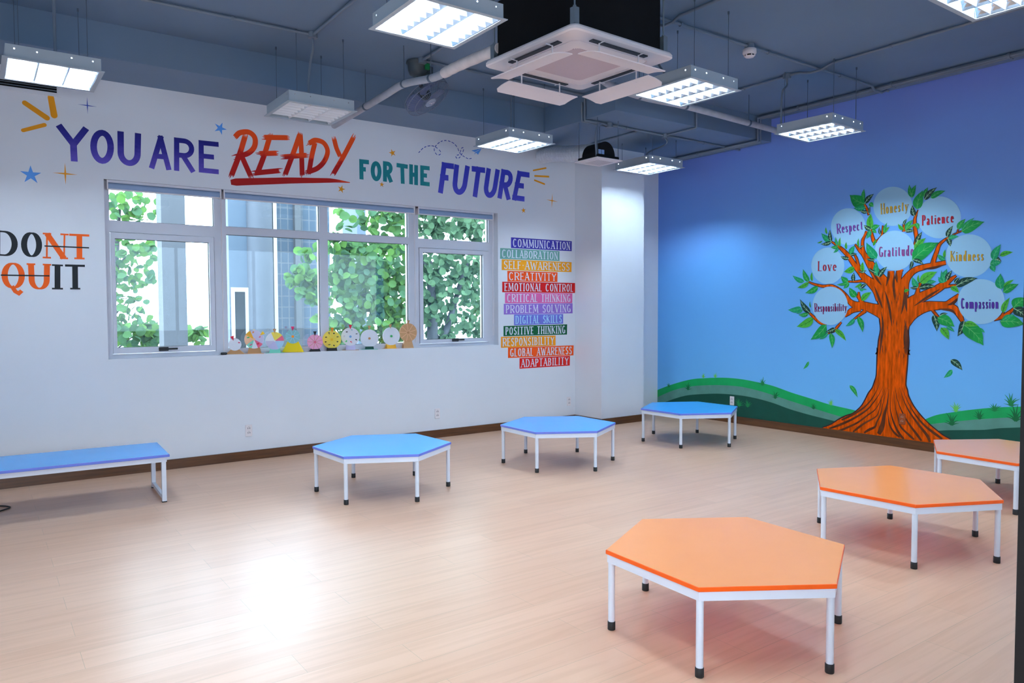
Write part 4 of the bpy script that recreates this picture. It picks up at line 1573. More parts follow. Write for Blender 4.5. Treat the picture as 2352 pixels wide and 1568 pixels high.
# stacked word strips
z4 = lambda x, y: (1130 + x / 4.355, 520 + y / 4.355)
LETW = paint('off_white_lettering', (226, 228, 240))
LETC = paint('pale_blue_lettering', (176, 222, 244))
strips = [
    ('COMMUNICATION', (62, 54, 166), 'indigo', ((190, 108), (798, 147), (797, 247), (190, 215))),
    ('COLLABORATION', (116, 172, 160), 'sage green', ((82, 215), (675, 247), (675, 345), (80, 322))),
    ('SELF-AWARENESS', (255, 166, 18), 'amber', ((97, 327), (796, 357), (795, 456), (97, 435))),
    ('CREATIVITY', (255, 84, 6), 'orange', ((153, 443), (655, 458), (654, 555), (155, 550))),
    ('EMOTIONAL CONTROL', (212, 10, 10), 'red', ((102, 552), (832, 565), (830, 665), (102, 657))),
    ('CRITICAL THINKING', (228, 104, 168), 'pink', ((130, 662), (804, 668), (803, 766), (130, 768))),
    ('PROBLEM SOLVING', (150, 112, 206), 'purple', ((118, 773), (806, 768), (806, 868), (118, 880))),
    ('DIGITAL SKILLS', (114, 120, 216), 'periwinkle', ((220, 880), (712, 875), (712, 972), (220, 988))),
    ('POSITIVE THINKING', (4, 92, 50), 'dark green', ((115, 995), (752, 978), (750, 1080), (115, 1097))),
    ('RESPONSIBILITY', (255, 156, 10), 'amber', ((90, 1103), (636, 1090), (636, 1190), (90, 1213))),
    ('GLOBAL AWARENESS', (255, 88, 8), 'orange', ((160, 1210), (817, 1188), (815, 1288), (160, 1315))),
    ('ADAPTABILITY', (228, 26, 14), 'red', ((275, 1317), (780, 1293), (778, 1390), (275, 1422))),
]
for i, (txt, rgb, cn, q_) in enumerate(strips):
    Q = [np.array(wallP(z4(*p))) for p in q_]
    t = thing('word_strip', '%s painted strip reading %s right of the window' % (cn, txt.lower().replace('-', ' ')), 'word strip', (float(Q[3][0]), 0, float(Q[3][1])), group='painted word strips')
    bw = MB()
    bw.poly([W3(*p, 1) for p in Q])
    bw.build('strip', paint('strip_%d' % i, rgb, var=0.07, nscale=9), t, True)
    bil = lambda s, v: (Q[0] * (1 - s) + Q[1] * s) * v + (Q[3] * (1 - s) + Q[2] * s) * (1 - v)
    c0 = 0
    for wd_ in txt.split(' '):
        bw = MB()
        word(bw, txt, [bil(.03, .88), bil(.97, .88), bil(.97, .12), bil(.03, .12)], W3, 2, None, .016, .0075, True, gap=.24, only=(c0, c0 + len(wd_)))
        bw.build('lettering', LETC if 'DIGITAL' in txt else LETW, t, True)
        c0 += len(wd_) + 1

# ---------------------------------------------------------------- tree mural
zT = lambda x, y: (1800 + x / 3.7337, 400 + y / 3.7337)
zR = lambda x, y: (1870 + x / 7.128, 800 + y / 7.128)
zH = lambda x, y: (1500 + x / 2.7606, 820 + y / 2.7606)
MT = lambda x, y: muralP(zT(x, y))
MR = lambda x, y: muralP(zR(x, y))
MH = lambda x, y: muralP(zH(x, y))
PXM = 0.00545   # metres per photo pixel on this wall

hills = thing('painted_hills', 'painted rolling hills in three greens along the bottom of the blue wall', 'mural', (XM, -3.5, 0.1))
sets = [
    ('light_green_band', (14, 164, 88), 1, [(10, 214), (28, 208), (130, 170), (240, 141), (330, 133), (440, 130), (550, 138), (660, 158), (760, 182), (880, 225), (1000, 262), (1120, 300), (1290, 340), (1400, 380)],
     [(1600, 450), (1720, 396), (1800, 366), (1900, 349), (2000, 335), (2130, 322), (2260, 315), (2352, 313)]),
    ('grey_green_band', (92, 146, 132), 2, [(10, 262), (28, 254), (130, 210), (240, 185), (390, 177), (540, 185), (660, 210), (760, 240), (880, 280), (1000, 318), (1100, 350), (1220, 385), (1400, 430)],
     [(1600, 470), (1750, 427), (1900, 410), (2050, 395), (2200, 385), (2352, 380)]),
    ('dark_green_band', (12, 74, 60), 3, [(40, 300), (75, 285), (200, 245), (330, 233), (440, 232), (560, 243), (660, 262), (760, 290), (870, 330), (980, 362), (1090, 390), (1200, 415), (1400, 450)],
     [(1600, 490), (1810, 466), (1950, 462), (2100, 460), (2200, 450), (2352, 444)]),
]
for nm, rgb, k, a, c in sets:
    bw = MB()
    for crv, ext in ((a, None), (c, 7.7)):
        P = [MH(*p) for p in crv]
        P[0] = (max(0.002, P[0][0]), P[0][1])
        P = [p for p in catmull(P, 5)]
        if ext:
            v0, u0 = P[-1][1], P[-1][0]
            P += [(u0 + (ext - u0) * i / 6, v0 + 0.16 * math.sin(i * .7)) for i in range(1, 7)]
        for p, q_ in zip(P[:-1], P[1:]):
            bw.poly([M3D(p[0], .09, k), M3D(q_[0], .09, k), M3D(q_[0], max(.09, q_[1]), k), M3D(p[0], max(.09, p[1]), k)])
    bw.build(nm, paint(nm, rgb, var=.09, nscale=7), hills, True)
GR = [paint('grass_dark', (6, 104, 56)), paint('grass_light', (110, 200, 90)), paint('grass_mid', (22, 130, 70))]
for i, (x, y, s_, g_) in enumerate(((100, 190, 40, 2), (222, 206, 62, 0), (320, 130, 40, 1), (395, 128, 40, 1), (695, 178, 60, 2), (775, 262, 56, 0), (1018, 328, 40, 0), (1128, 302, 44, 1), (545, 310, 70, 2), (600, 315, 60, 2),
                                    (1895, 430, 74, 0), (1920, 345, 56, 1), (2070, 392, 54, 0), (2165, 342, 56, 2), (2268, 308, 70, 2), (2300, 405, 92, 0))):
    bw = MB()
    rnd = random.Random(i)
    c = MH(x, y)
    for j in range(8):
        a = R_(18 + 144 * j / 7 + rnd.uniform(-6, 6))
        l = s_ / 2.76 * PXM * (.55 + .45 * math.sin(a)) * rnd.uniform(.7, 1.05)
        e = (c[0] + math.cos(a) * l * .9, c[1] + math.sin(a) * l)
        mid = (c[0] + math.cos(a) * l * .38, c[1] + math.sin(a) * l * .62)
        ribbon(bw, catmull([c, mid, e], 3), list(np.linspace(.02, .002, 7)) if l > .08 else list(np.linspace(.013, .001, 7)), M3D, 4)
    bw.build('grass_tuft', GR[g_], hills, True)

tree = thing('painted_tree', 'large painted brown tree with green leaves on the blue wall', 'mural', (XM, -3.7, 0.1))
BARK = mat('paint_bark', srgb(212, 82, 2), rough=.5, spec=.08, var=.42, nscale=5, stretch=(1, 7, 1.1))
BARKD = mat('paint_bark_dark', srgb(88, 40, 10), rough=.5, spec=.3, var=.4, nscale=9)
LINE = paint('dark_outline', (46, 22, 30))
outl = [MT(*p) for p in ((770, 945), (800, 1060), (832, 1160), (826, 1230), (836, 1330), (818, 1430), (809, 1545))] + \
       [MR(*p) for p in ((1047, 20), (1040, 150), (1030, 430), (1000, 540), (960, 650), (900, 730), (850, 830), (800, 920), (740, 990), (640, 1070), (520, 1110), (400, 1170), (280, 1250), (140, 1300))]
outr = [MR(*p) for p in ((2230, 1490), (2200, 1475), (2100, 1420), (1900, 1260), (1750, 1110), (1620, 940), (1540, 780), (1520, 680), (1495, 600), (1500, 480), (1520, 250), (1530, 20))] + \
       [MT(*p) for p in ((1062, 1545), (1070, 1440), (1066, 1340), (1085, 1260), (1120, 1205), (1075, 1150), (1062, 1060), (1060, 950))]
top = [MT(*p) for p in ((1012, 945), (1000, 900), (880, 905), (870, 960), (840, 940), (800, 930))]
bot = [(MR(400, 1350)[0], .085), (MR(1000, 1400)[0], .085), (MR(2230, 1500)[0], .085)]
bw = MB()
fill(bw, [(outl[-1][0], .085)] + list(reversed(outl)) + list(reversed(top)) + list(reversed(outr)) + list(reversed(bot)), M3D, 6)
branches = [
    [(900, 1010, 120), (860, 940, 100), (800, 860, 76), (740, 765, 56), (690, 688, 36), (650, 648, 22), (612, 600, 6)],
    [(700, 705, 34), (682, 650, 24), (678, 580, 20), (693, 530, 18), (714, 488, 14)],
    [(850, 1060, 110), (810, 985, 90), (745, 925, 62), (690, 880, 48), (640, 820, 38), (590, 750, 34), (550, 692, 30), (500, 642, 24), (460, 610, 16), (408, 576, 6)],
    [(655, 820, 20), (640, 770, 18), (625, 720, 16), (603, 680, 8)],
    [(760, 940, 34), (690, 915, 18), (620, 920, 12), (552, 920, 6)],
    [(900, 1220, 150), (850, 1182, 110), (760, 1150, 74), (690, 1128, 60), (620, 1122, 52), (570, 1092, 38), (545, 1048, 20), (500, 1000, 15), (440, 965, 16), (400, 956, 18), (340, 960, 18), (270, 945, 14), (212, 922, 6)],
    [(690, 1120, 40), (658, 1080, 22), (645, 1040, 18), (646, 1008, 8)], [(655, 1075, 16), (636, 1050, 12), (618, 1032, 5)],
    [(660, 1145, 50), (592, 1165, 40), (552, 1194, 32), (528, 1222, 6)], [(704, 1168, 26), (655, 1205, 17), (598, 1247, 5)],
    [(368, 1298, 10), (310, 1270, 18), (260, 1225, 18), (213, 1180, 8)], [(497, 1268, 6), (460, 1310, 16), (430, 1345, 14), (360, 1372, 4)],
    [(1010, 1020, 110), (1040, 920, 64), (1085, 855, 46), (1140, 815, 40), (1220, 792, 36), (1290, 780, 34), (1392, 756, 26)],
    [(1275, 790, 34), (1290, 730, 28), (1315, 660, 24), (1340, 600, 18), (1400, 550, 10), (1440, 524, 5)], [(1448, 521, 4), (1530, 486, 4)], [(1490, 504, 5), (1498, 472, 4)],
    [(1000, 1220, 150), (1060, 1150, 118), (1115, 1090, 86), (1200, 1045, 70), (1290, 1000, 58), (1370, 950, 46), (1430, 905, 28), (1482, 868, 8)],
    [(1140, 1085, 64), (1150, 1010, 28), (1160, 960, 22), (1192, 913, 6)], [(1385, 962, 22), (1450, 955, 14), (1520, 945, 12), (1562, 930, 5)],
    [(1010, 1250, 160), (1090, 1190, 112), (1170, 1152, 84), (1240, 1132, 70), (1330, 1126, 56), (1400, 1120, 48), (1450, 1085, 42), (1488, 1048, 24), (1502, 1026, 6)],
    [(1370, 1130, 50), (1450, 1146, 48), (1490, 1180, 40), (1520, 1230, 30), (1548, 1292, 10)], [(1268, 1150, 16), (1310, 1205, 14), (1362, 1252, 5)],
    [(802, 572, 8), (776, 574, 24), (760, 525, 18), (751, 468, 10)], [(803, 572, 10), (840, 532, 8), (872, 508, 4)], [(843, 528, 14), (850, 475, 10), (851, 438, 3)],
    [(1122, 612, 12), (1140, 550, 22), (1130, 480, 24), (1125, 420, 20), (1130, 370, 14), (1158, 306, 5)], [(1035, 492, 24), (1035, 455, 18), (1028, 424, 6)],
    [(688, 248, 6), (715, 300, 14), (731, 352, 7)], [(1803, 1252, 6), (1870, 1225, 22), (1930, 1190, 20), (1978, 1148, 10)], [(1868, 1220, 12), (1888, 1178, 5)],
    [(925, 1010, 66), (921, 900, 52), (922, 829, 42)], [(975, 1010, 66), (982, 900, 46), (995, 835, 42), (1020, 812, 20)],
]
bo = MB()
bark_strokes = []
for br in branches:
    P = catmull([(x, y, w_) for x, y, w_ in br], 5)
    uv = [MT(p[0], p[1]) for p in P]
    ws = [max(.004, p[2] / 3.7337 * PXM) for p in P]
    ribbon(bo, uv, [w_ + .016 for w_ in ws], M3D, 5)
    ribbon(bw, uv, ws, M3D, 6)
for O in (outl, list(outr)):
    ribbon(bo, catmull(O, 3), [.03] * ((len(O) - 1) * 3 + 1), M3D, 5)
bo.build('outline', LINE, tree, True)
bw.build('trunk_and_branches', BARK, tree, True)
bg_ = MB()
grooves = [
    [(1130, 620), (1060, 760), (960, 900), (860, 1010), (640, 1150), (420, 1250), (250, 1310)], [(1180, 640), (1090, 850), (1000, 1000), (880, 1090), (700, 1220), (480, 1320), (400, 1345)],
    [(1120, 700), (1090, 900), (1040, 1080), (960, 1150), (830, 1220), (720, 1300), (640, 1365)], [(1200, 640), (1130, 900), (1090, 1080), (1030, 1200), (1000, 1280), (900, 1330), (820, 1380)],
    [(1230, 660), (1200, 900), (1150, 1100), (1120, 1260), (1060, 1400)], [(1260, 800), (1250, 980), (1280, 1130), (1330, 1270), (1400, 1400), (1470, 1480)],
    [(1210, 960), (1215, 1100), (1240, 1250), (1310, 1370), (1400, 1450)], [(1330, 640), (1370, 850), (1450, 1050), (1560, 1240), (1680, 1400), (1760, 1510)],
    [(1300, 700), (1330, 950), (1380, 1150), (1420, 1280), (1560, 1420), (1640, 1490)], [(1400, 640), (1470, 850), (1560, 1030), (1700, 1230), (1850, 1420), (1900, 1530)],
    [(1440, 640), (1540, 880), (1660, 1080), (1800, 1250), (1960, 1380), (2100, 1480)], [(1080, 560), (1010, 720), (920, 860), (800, 980), (620, 1090), (450, 1170)],
]
for i, g_ in enumerate(grooves):
    P = catmull([MR(*p) for p in g_], 6)
    n = len(P)
    wmx = (.034, .03, .03, .034, .075, .036, .03, .034, .03, .04, .036, .03)[i]
    ribbon(bg_, P, [.003 + wmx * (j / n) ** 1.1 * (1 - .55 * max(0, (j / n - .8) / .2)) for j in range(n)], M3D, 7)
rnd = random.Random(3)
for g_ in ([(870, 1000), (905, 1130), (930, 1300)], [(950, 850), (945, 960), (955, 1080)], [(1040, 960), (1035, 1080), (1010, 1200)], [(1055, 1000), (1050, 1100), (1058, 1180)], [(840, 1180), (852, 1290), (840, 1420), (826, 1545)],
           [(1050, 1260), (1040, 1400), (1046, 1540)], [(1058, 1300), (1062, 1430), (1054, 1550)], [(780, 960), (820, 1070), (850, 1150)], [(1340, 985), (1240, 1048), (1120, 1130)], [(1480, 1200), (1430, 1165), (1330, 1155)], [(745, 800), (800, 895), (840, 950)],
           [(880, 960), (900, 880), (905, 835)], [(975, 930), (968, 880), (966, 840)], [(1380, 775), (1290, 802), (1200, 812)], [(1495, 1060), (1450, 1105), (1405, 1122)]):
    P = catmull([MT(*p) for p in g_], 6)
    ribbon(bg_, P, [.026 * math.sin(PI * (j + .5) / len(P)) + .002 for j in range(len(P))], M3D, 7)
for i in range(26):
    x, y = rnd.uniform(840, 1050), rnd.uniform(1000, 1540)
    l = rnd.uniform(25, 80)
    ribbon(bg_, catmull([MT(x, y), MT(x + rnd.uniform(-6, 6), y + l / 2), MT(x + rnd.uniform(-4, 4), y + l)], 3), [.001, .004, .006, .008, .006, .004, .001], M3D, 7)
bg_.build('bark_grooves', BARKD, tree, True)

LT = {'d': paint('leaf_dark', (8, 56, 46), var=.25), 'm': paint('leaf_mid', (12, 150, 66), var=.2), 'l': paint('leaf_light', (78, 178, 56), var=.15), 'g': paint('leaf_bluegreen', (14, 150, 96), var=.15)}
VEIN = {'d': paint('vein_pale', (150, 190, 150)), 'm': paint('vein_green', (90, 180, 100)), 'l': paint('vein_dark', (40, 120, 40)), 'g': paint('vein_teal', (70, 180, 120))}
leaves = '''700 255 568 178 112 m;705 285 600 290 50 g;688 215 692 125 35 m;697 250 776 168 50 d;735 250 772 280 40 m;720 325 655 310 32 d;735 340 745 270 22 d;748 465 750 335 62 l;750 475 690 435 40 d;755 470 828 440 45 m;745 480 710 555 42 g;760 480 800 505 30 m;835 520 822 450 24 d;863 500 890 415 30 m;864 502 910 450 28 l;1030 478 982 425 30 l;1030 432 1060 382 24 d;1045 480 1110 390 44 m;1050 488 1150 420 24 l;1045 490 1125 490 32 d;1135 420 1160 475 36 m;1140 600 1190 492 44 d;1125 650 1222 545 56 l;1105 735 1335 585 124 m;1110 733 1205 774 36 d;1105 742 1080 822 30 d;1108 200 1080 88 40 m;1098 200 1138 90 46 m;1145 300 1195 138 84 m;1205 195 1240 112 40 m;1208 220 1318 112 52 d;1262 203 1390 142 48 m;1125 360 1106 265 46 d;1403 542 1455 440 42 d;1412 550 1505 535 36 g;1408 550 1432 620 40 d;1495 472 1562 382 46 m;1528 482 1640 372 34 g;1528 492 1725 408 88 m;1385 735 1320 685 38 g;1382 715 1388 645 22 l;1798 735 1865 600 58 g;1855 697 1970 668 38 l;1795 725 1870 748 42 d;1772 770 1868 758 60 g;1778 780 1812 838 40 g;1868 985 1862 850 66 g;1890 970 1978 903 30 l;1885 1012 2018 942 58 m;1880 1188 1942 1055 42 l;1972 1148 2085 1058 92 m;1975 1150 2085 1235 76 d;1858 1262 2070 1288 100 m;1880 1252 1985 1205 40 g;1548 1292 1715 1468 122 m;1550 1282 1670 1300 46 l;1662 1325 1728 1357 28 g;1552 1255 1492 1390 62 d;1288 1205 1315 1348 60 d;1338 1216 1410 1192 28 d;1322 1230 1468 1308 88 m;1352 1315 1418 1418 58 l;1398 1308 1468 1352 28 g;1152 972 1105 880 48 g;1162 930 1158 860 20 l;1172 932 1318 835 78 l;1228 937 1312 920 36 g;1152 968 1085 972 28 d;1165 975 1310 965 50 d;1035 1006 1086 990 26 l;1372 930 1328 880 36 g;1375 930 1402 810 60 g;1382 920 1356 822 28 g;1398 912 1447 823 40 d;1468 936 1512 884 30 d;1478 960 1668 890 62 d;1436 965 1506 1016 42 l;808 875 795 742 56 g;815 882 890 792 46 d;790 842 720 798 26 d;680 832 682 750 40 l;610 802 518 836 58 l;692 842 640 825 20 d;682 838 715 826 16 d;600 916 606 842 40 d;552 922 494 876 52 m;556 926 455 946 28 m;560 928 514 980 38 m;672 936 610 970 28 l;662 978 720 935 32 d;655 985 640 962 14 m;668 990 718 990 14 g;625 1052 564 970 62 m;668 1082 755 1010 54 l;682 1002 645 965 20 g;800 722 712 585 78 g;785 735 708 722 28 d;772 612 802 555 24 l;572 690 612 610 52 g;575 695 634 684 28 d;562 722 490 704 36 d;540 642 540 580 24 l;645 622 645 548 20 l;650 632 696 612 18 d;484 622 488 540 26 l;464 612 448 538 26 g;468 620 405 625 34 m;472 632 428 674 28 g;412 576 325 505 56 g;410 580 400 474 40 d;412 580 320 600 38 d;374 512 364 452 20 l;332 574 288 590 15 l;218 922 168 812 52 m;178 922 78 868 46 g;246 916 246 838 26 l;218 930 118 972 44 l;298 965 186 1018 56 m;230 1190 142 1070 58 d;155 1148 38 1162 58 g;232 1142 228 1088 14 l;166 1160 108 1196 22 g;215 1195 128 1205 42 m;258 1236 113 1306 80 l;368 1292 233 1418 90 m;444 1322 362 1352 46 d;382 1360 306 1416 30 g;405 1362 416 1492 54 m;442 1330 538 1430 48 l;612 1240 533 1302 38 g;640 1222 680 1356 52 m'''


def leafshape(b0, t0, w_, n=9):
    b0, t0 = np.array(b0), np.array(t0)
    d = t0 - b0
    L = np.linalg.norm(d)
    d /= L
    nv = np.array([-d[1], d[0]])
    bend = .07 * L
    c = []
    lf, rt = [], []
    for i in range(n + 1):
        s_ = i / n
        h = w_ / 2 * (math.sin(PI * s_ ** .72) ** .85) * (1 - .25 * s_)
        if s_ > .85:
            h *= .75
        p = b0 + d * L * s_ + nv * bend * math.sin(PI * s_)
        c.append(p)
        lf.append(p + nv * h)
        rt.append(p - nv * h)
    return c, lf, rt


fol = {k: MB() for k in LT}
vn = {k: MB() for k in LT}


def addleaf(P0, P1, wm, tone, lv):
    c, lf, rt = leafshape(P0, P1, wm)
    n = len(c)
    b = fol[tone]
    vs = [M3D(*p, lv) for p in lf] + [M3D(*p, lv) for p in rt]
    b.add(vs, [(i, i + n, i + n + 1, i + 1) for i in range(n - 1)])
    v = vn[tone]
    ribbon(v, c[:-1], list(np.linspace(.009, .003, n - 1)), M3D, lv + .4)
    if wm > .045:
        for i in range(2, n - 3, 2):
            for sd in (lf, rt):
                ribbon(v, [c[i], c[i + 1] * .45 + sd[i + 1] * .55 + (c[i + 1] - c[i]) * .4], [.005, .002], M3D, lv + .4)


for i, s_ in enumerate(leaves.split(';')):
    x0, y0, x1, y1, w_, tn = s_.split()
    addleaf(MT(float(x0), float(y0)), MT(float(x1), float(y1)), float(w_) / 3.7337 * PXM, tn, 9.6 + (i % 7) * .4)
for k in LT:
    o = fol[k].build({'d': 'dark_leaves', 'm': 'green_leaves', 'l': 'light_leaves', 'g': 'bluegreen_leaves'}[k], LT[k], tree, True)
    vn[k].build('leaf_veins', VEIN[k], o, True)
for (x0, y0, x1, y1, w_, tn, lab) in ((988, 28, 952, 76, 20, 'm', 'small painted falling leaf farthest left of the trunk'), (1248, 178, 1297, 256, 30, 'm', 'painted falling leaf close left of the trunk, low'),
                                      (1888, 16, 1962, 84, 40, 'd', 'dark painted falling leaf right of the trunk, upper of two'), (1897, 80, 1843, 131, 28, 'g', 'light painted falling leaf right of the trunk, lower of two')):
    fol = {k: MB() for k in LT}
    vn = {k: MB() for k in LT}
    a, c = MH(x0, y0), MH(x1, y1)
    addleaf(a, c, w_ / 2.76 * PXM, tn, 2)
    t = thing('painted_leaf', lab, 'mural', (XM, -a[0], a[1]), group='painted falling leaves')
    fol[tn].build('leaf_blade', LT[tn], t, True)
    vn[tn].build('leaf_vein', VEIN[tn], t, True)

CIRC = mat('paint_pale_blue_circle', srgb(158, 206, 236), rough=.5, spec=.3, var=.03, nscale=2)
WC = {'gold': paint('word_gold', (214, 168, 40)), 'purple': paint('word_purple', (140, 76, 184)), 'red': paint('word_red', (196, 20, 40)), 'plum': paint('word_plum', (164, 72, 150)), 'crimson': paint('word_crimson', (150, 20, 90)), 'indigo': paint('word_indigo', (86, 52, 160))}
WSH = paint('word_shadow', (40, 50, 92))
bubbles = [
    ('Honesty', 'gold', (938, 275, 168, 168), ((832, 252), (1070, 226), (1066, 312), (836, 344)), 7.1),
    ('Patience', 'red', (1335, 370, 187, 180), ((1188, 352), (1458, 326), (1460, 412), (1188, 440)), 7.1),
    ('Respect', 'purple', (555, 450, 148, 158), ((455, 426), (676, 396), (680, 476), (460, 510)), 7.3),
    ('Love', 'red', (380, 785, 142, 157), ((297, 746), (454, 744), (452, 828), (296, 829)), 7.3),
    ('Kindness', 'gold', (1592, 700, 200, 185), ((1433, 658), (1718, 652), (1716, 740), (1432, 747)), 7.3),
    ('Gratitude', 'plum', (955, 655, 170, 172), ((818, 622), (1114, 608), (1114, 697), (818, 710)), 7.5),
    ('Compassion', 'indigo', (1695, 1092, 202, 193), ((1522, 1062), (1842, 1062), (1842, 1152), (1522, 1152)), 7.5),
    ('Responsibility', 'crimson', (400, 1128, 152, 165), ((265, 1106), (542, 1108), (540, 1172), (268, 1180)), 7.5),
]
for txt, cn, (cx, cy, rx, ry), q_, lv in bubbles:
    bw = MB()
    bw.poly([M3D(*MT(cx + rx * math.cos(2 * PI * i / 48), cy + ry * math.sin(2 * PI * i / 48)), lv) for i in range(48)])
    o = bw.build('word_circle', CIRC, tree, True)
    for m_, off, dl, tt in ((WSH, (4, 1), .9, .9), (WC[cn], (0, 0), 2.0, 1)):
        bw = MB()
        thick = (.0128 if txt in ('Patience', 'Compassion') else .012) * tt
        if txt == 'Responsibility':
            thick = .0082 * tt
        word(bw, txt, [MT(p[0] + off[0], p[1] + off[1]) for p in q_], M3D, lv + dl, None, thick, .0045, True, gap=.26)
        bw.build('lettering' if tt == 1 else 'letter_shadow', m_, o, True)

# ---------------------------------------------------------------- cardboard spinning wheels on the sill
z8 = lambda x, y: (490 + x / 4.8, 720 + y / 4.8)
PAL = dict(white=(236, 238, 246), lilac=(214, 208, 234), pink=(246, 170, 206), yellow=(246, 222, 96), teal=(142, 196, 202), tan=(206, 158, 112), cardboard=(190, 140, 94), black=(34, 32, 36), dgreen=(22, 70, 58),
           amber=(250, 184, 60), lavender=(206, 200, 236), mint=(130, 214, 190), orange=(255, 146, 36), red=(226, 40, 70), magenta=(226, 50, 110), blue=(120, 170, 224), green=(70, 190, 110), peach=(248, 196, 160), rose=(238, 110, 140), gold=(246, 196, 40), sky=(176, 214, 240), bright=(250, 214, 30))
PM = lambda c: paint('card_' + c, PAL[c], rough=.6)


def wheel(cx, cy, rx, label, disc, hub, base, pointer, sectors=None, spokes=None, marks=None, wide=.11, narrow=.06, sheet=None, ptr=(0, 1.1), ry=None):
    P = bp(z8(cx, cy), 'y', .045)
    E0, E1 = bp(z8(cx, cy - (ry or rx)), 'y', .045), bp(z8(cx, cy + (ry or rx)), 'y', .045)
    r = float(E0[2] - E1[2]) / 2
    zc = float(P[2]) - WZ0
    rz = R_(-21) if not ry else R_(-6)
    t = thing('spinning_wheel', label, 'craft wheel', (float(P[0]), .05, WZ0), rz, 'cardboard spinning wheels')
    lift = 0
    if sheet:
        b = MB()
        b.box((-.095, -.045, .0008), (.095, .05, .0035))
        b.build('card_sheet', PM(sheet), t)
        lift = .003
    b = MB()
    zt = zc - r * .55
    y0, y1 = .004, .03
    b.loft([[(-wide, y0 - .03, lift), (wide, y0 - .03, lift), (wide, y1 + .015, lift), (-wide, y1 + .015, lift)], [(-narrow, y0, zt), (narrow, y0, zt), (narrow, y1, zt), (-narrow, y1, zt)],
            [(-narrow * .7, y0 + .004, zc), (narrow * .7, y0 + .004, zc), (narrow * .7, y1 - .006, zc), (-narrow * .7, y1 - .006, zc)]])
    b.build('stand', PM(base), t)
    b = MB()
    n = 48
    secs = sectors or [disc]
    ring = [(r * math.cos(2 * PI * i / n), r * math.sin(2 * PI * i / n)) for i in range(n)]
    for i in range(n):
        p, q_ = ring[i], ring[(i + 1) % n]
        m_ = PM(secs[int(i * len(secs) / n)])
        b.poly([(0, -.012, zc), (p[0], -.012, zc + p[1]), (q_[0], -.012, zc + q_[1])], m_)
        b.poly([(p[0], -.012, zc + p[1]), (p[0], -.005, zc + p[1]), (q_[0], -.005, zc + q_[1]), (q_[0], -.012, zc + q_[1])], PM(disc))
        b.poly([(0, -.005, zc), (q_[0], -.005, zc + q_[1]), (p[0], -.005, zc + p[1])], PM(disc))
    for k in range(spokes[0] if spokes else 0):
        a = 2 * PI * k / spokes[0] + .3
        d, nn = (math.cos(a), math.sin(a)), (-math.sin(a) * .0022, math.cos(a) * .0022)
        b.poly([(s_ * d[0] + e * nn[0], -.0125, zc + s_ * d[1] + e * nn[1]) for s_, e in ((.01, -1), (r * .96, -1), (r * .96, 1), (.01, 1))], PM(spokes[1]))
    rnd = random.Random(int(cx))
    for k, mc in enumerate(marks or []):
        a = 2 * PI * k / len(marks) + .4
        s_ = r * rnd.uniform(.6, .78)
        c_ = (s_ * math.cos(a), s_ * math.sin(a))
        for j in range(2):
            e = rnd.uniform(0, PI)
            l = rnd.uniform(.007, .013)
            o = (c_[0] + rnd.uniform(-.008, .008), c_[1] + rnd.uniform(-.008, .008))
            b.poly([(o[0] + l * math.cos(e + w_), -.0126, zc + o[1] + l * .55 * math.sin(e + w_)) for w_ in (0, 1.4, 2.6, 4, 5.2)], PM(mc))
    dk = b.build('disc', None, t)
    b = MB()
    b.cyl((0, -.02, zc), (0, .012, zc), .014 if hub != disc else .008, n=14)
    b.build('hub', PM(hub), dk)
    b = MB()
    a = ptr[0]
    cx_, cz_ = ptr[1] * r * math.sin(a), zc + ptr[1] * r * math.cos(a)
    s_ = .024
    di, pe = (-math.sin(a), -math.cos(a)), (math.cos(a), -math.sin(a))
    tri = [(cx_ + di[0] * s_ * 1.1, cz_ + di[1] * s_ * 1.1), (cx_ - di[0] * s_ + pe[0] * s_ * .8, cz_ - di[1] * s_ + pe[1] * s_ * .8), (cx_ - di[0] * s_ - pe[0] * s_ * .8, cz_ - di[1] * s_ - pe[1] * s_ * .8)]
    b.loft([[(x, y, z) for x, z in tri] for y in (-.018, -.014)])
    b.box((-.008, .006, zc), (.008, .012, zc + r * 1.05))
    b.build('pointer', PM(pointer), t)


wheel(240, 340, 68, 'small plain white wheel on a cardboard pyramid stand, leftmost on the sill', 'white', 'white', 'cardboard', 'red', marks=['rose'], wide=.095, narrow=.02, ptr=(-.3, 1.05), sheet='white')
wheel(452, 283, 102, 'pastel sector wheel with yellow side pointer on brown stand', 'white', 'peach', 'cardboard', 'gold', ['lilac', 'lilac', 'lilac', 'amber', 'peach', 'peach', 'mint', 'white', 'rose', 'lilac'], wide=.07, narrow=.045, marks=['rose', 'orange', 'green', 'magenta', 'red'], sheet='peach', ptr=(.95, 1.0))
wheel(680, 300, 98, 'pastel sector wheel with tan pointer on mint stand', 'white', 'white', 'mint', 'tan', ['rose', 'yellow', 'yellow', 'white', 'white', 'lilac', 'lavender', 'lavender', 'sky', 'sky'], wide=.06, narrow=.045, sheet='mint')
wheel(878, 252, 78, 'teal wheel with orange hub on a yellow trapezoid stand', 'teal', 'orange', 'bright', 'magenta', ['teal'], wide=.115, narrow=.05, spokes=(8, 'sky'), sheet='tan')
wheel(1123, 313, 84, 'pink wheel on a black stand beside the window mullion', 'pink', 'rose', 'black', 'black', wide=.06, narrow=.035, spokes=(9, 'tan'), ptr=(0, 1.12))
wheel(1308, 285, 100, 'yellow wheel with small drawings on a black stand', 'yellow', 'gold', 'black', 'orange', wide=.06, narrow=.045, marks=['black'] * 8, spokes=(10, 'bright'), ptr=(.05, 1.06))
wheel(1513, 253, 100, 'white wheel with drawings, blue hub and red pointer on lavender stand', 'white', 'blue', 'lavender', 'red', wide=.055, narrow=.045, marks=['black', 'teal', 'black', 'lilac', 'green', 'red', 'black'], sheet='tan', ptr=(0, 1.06))
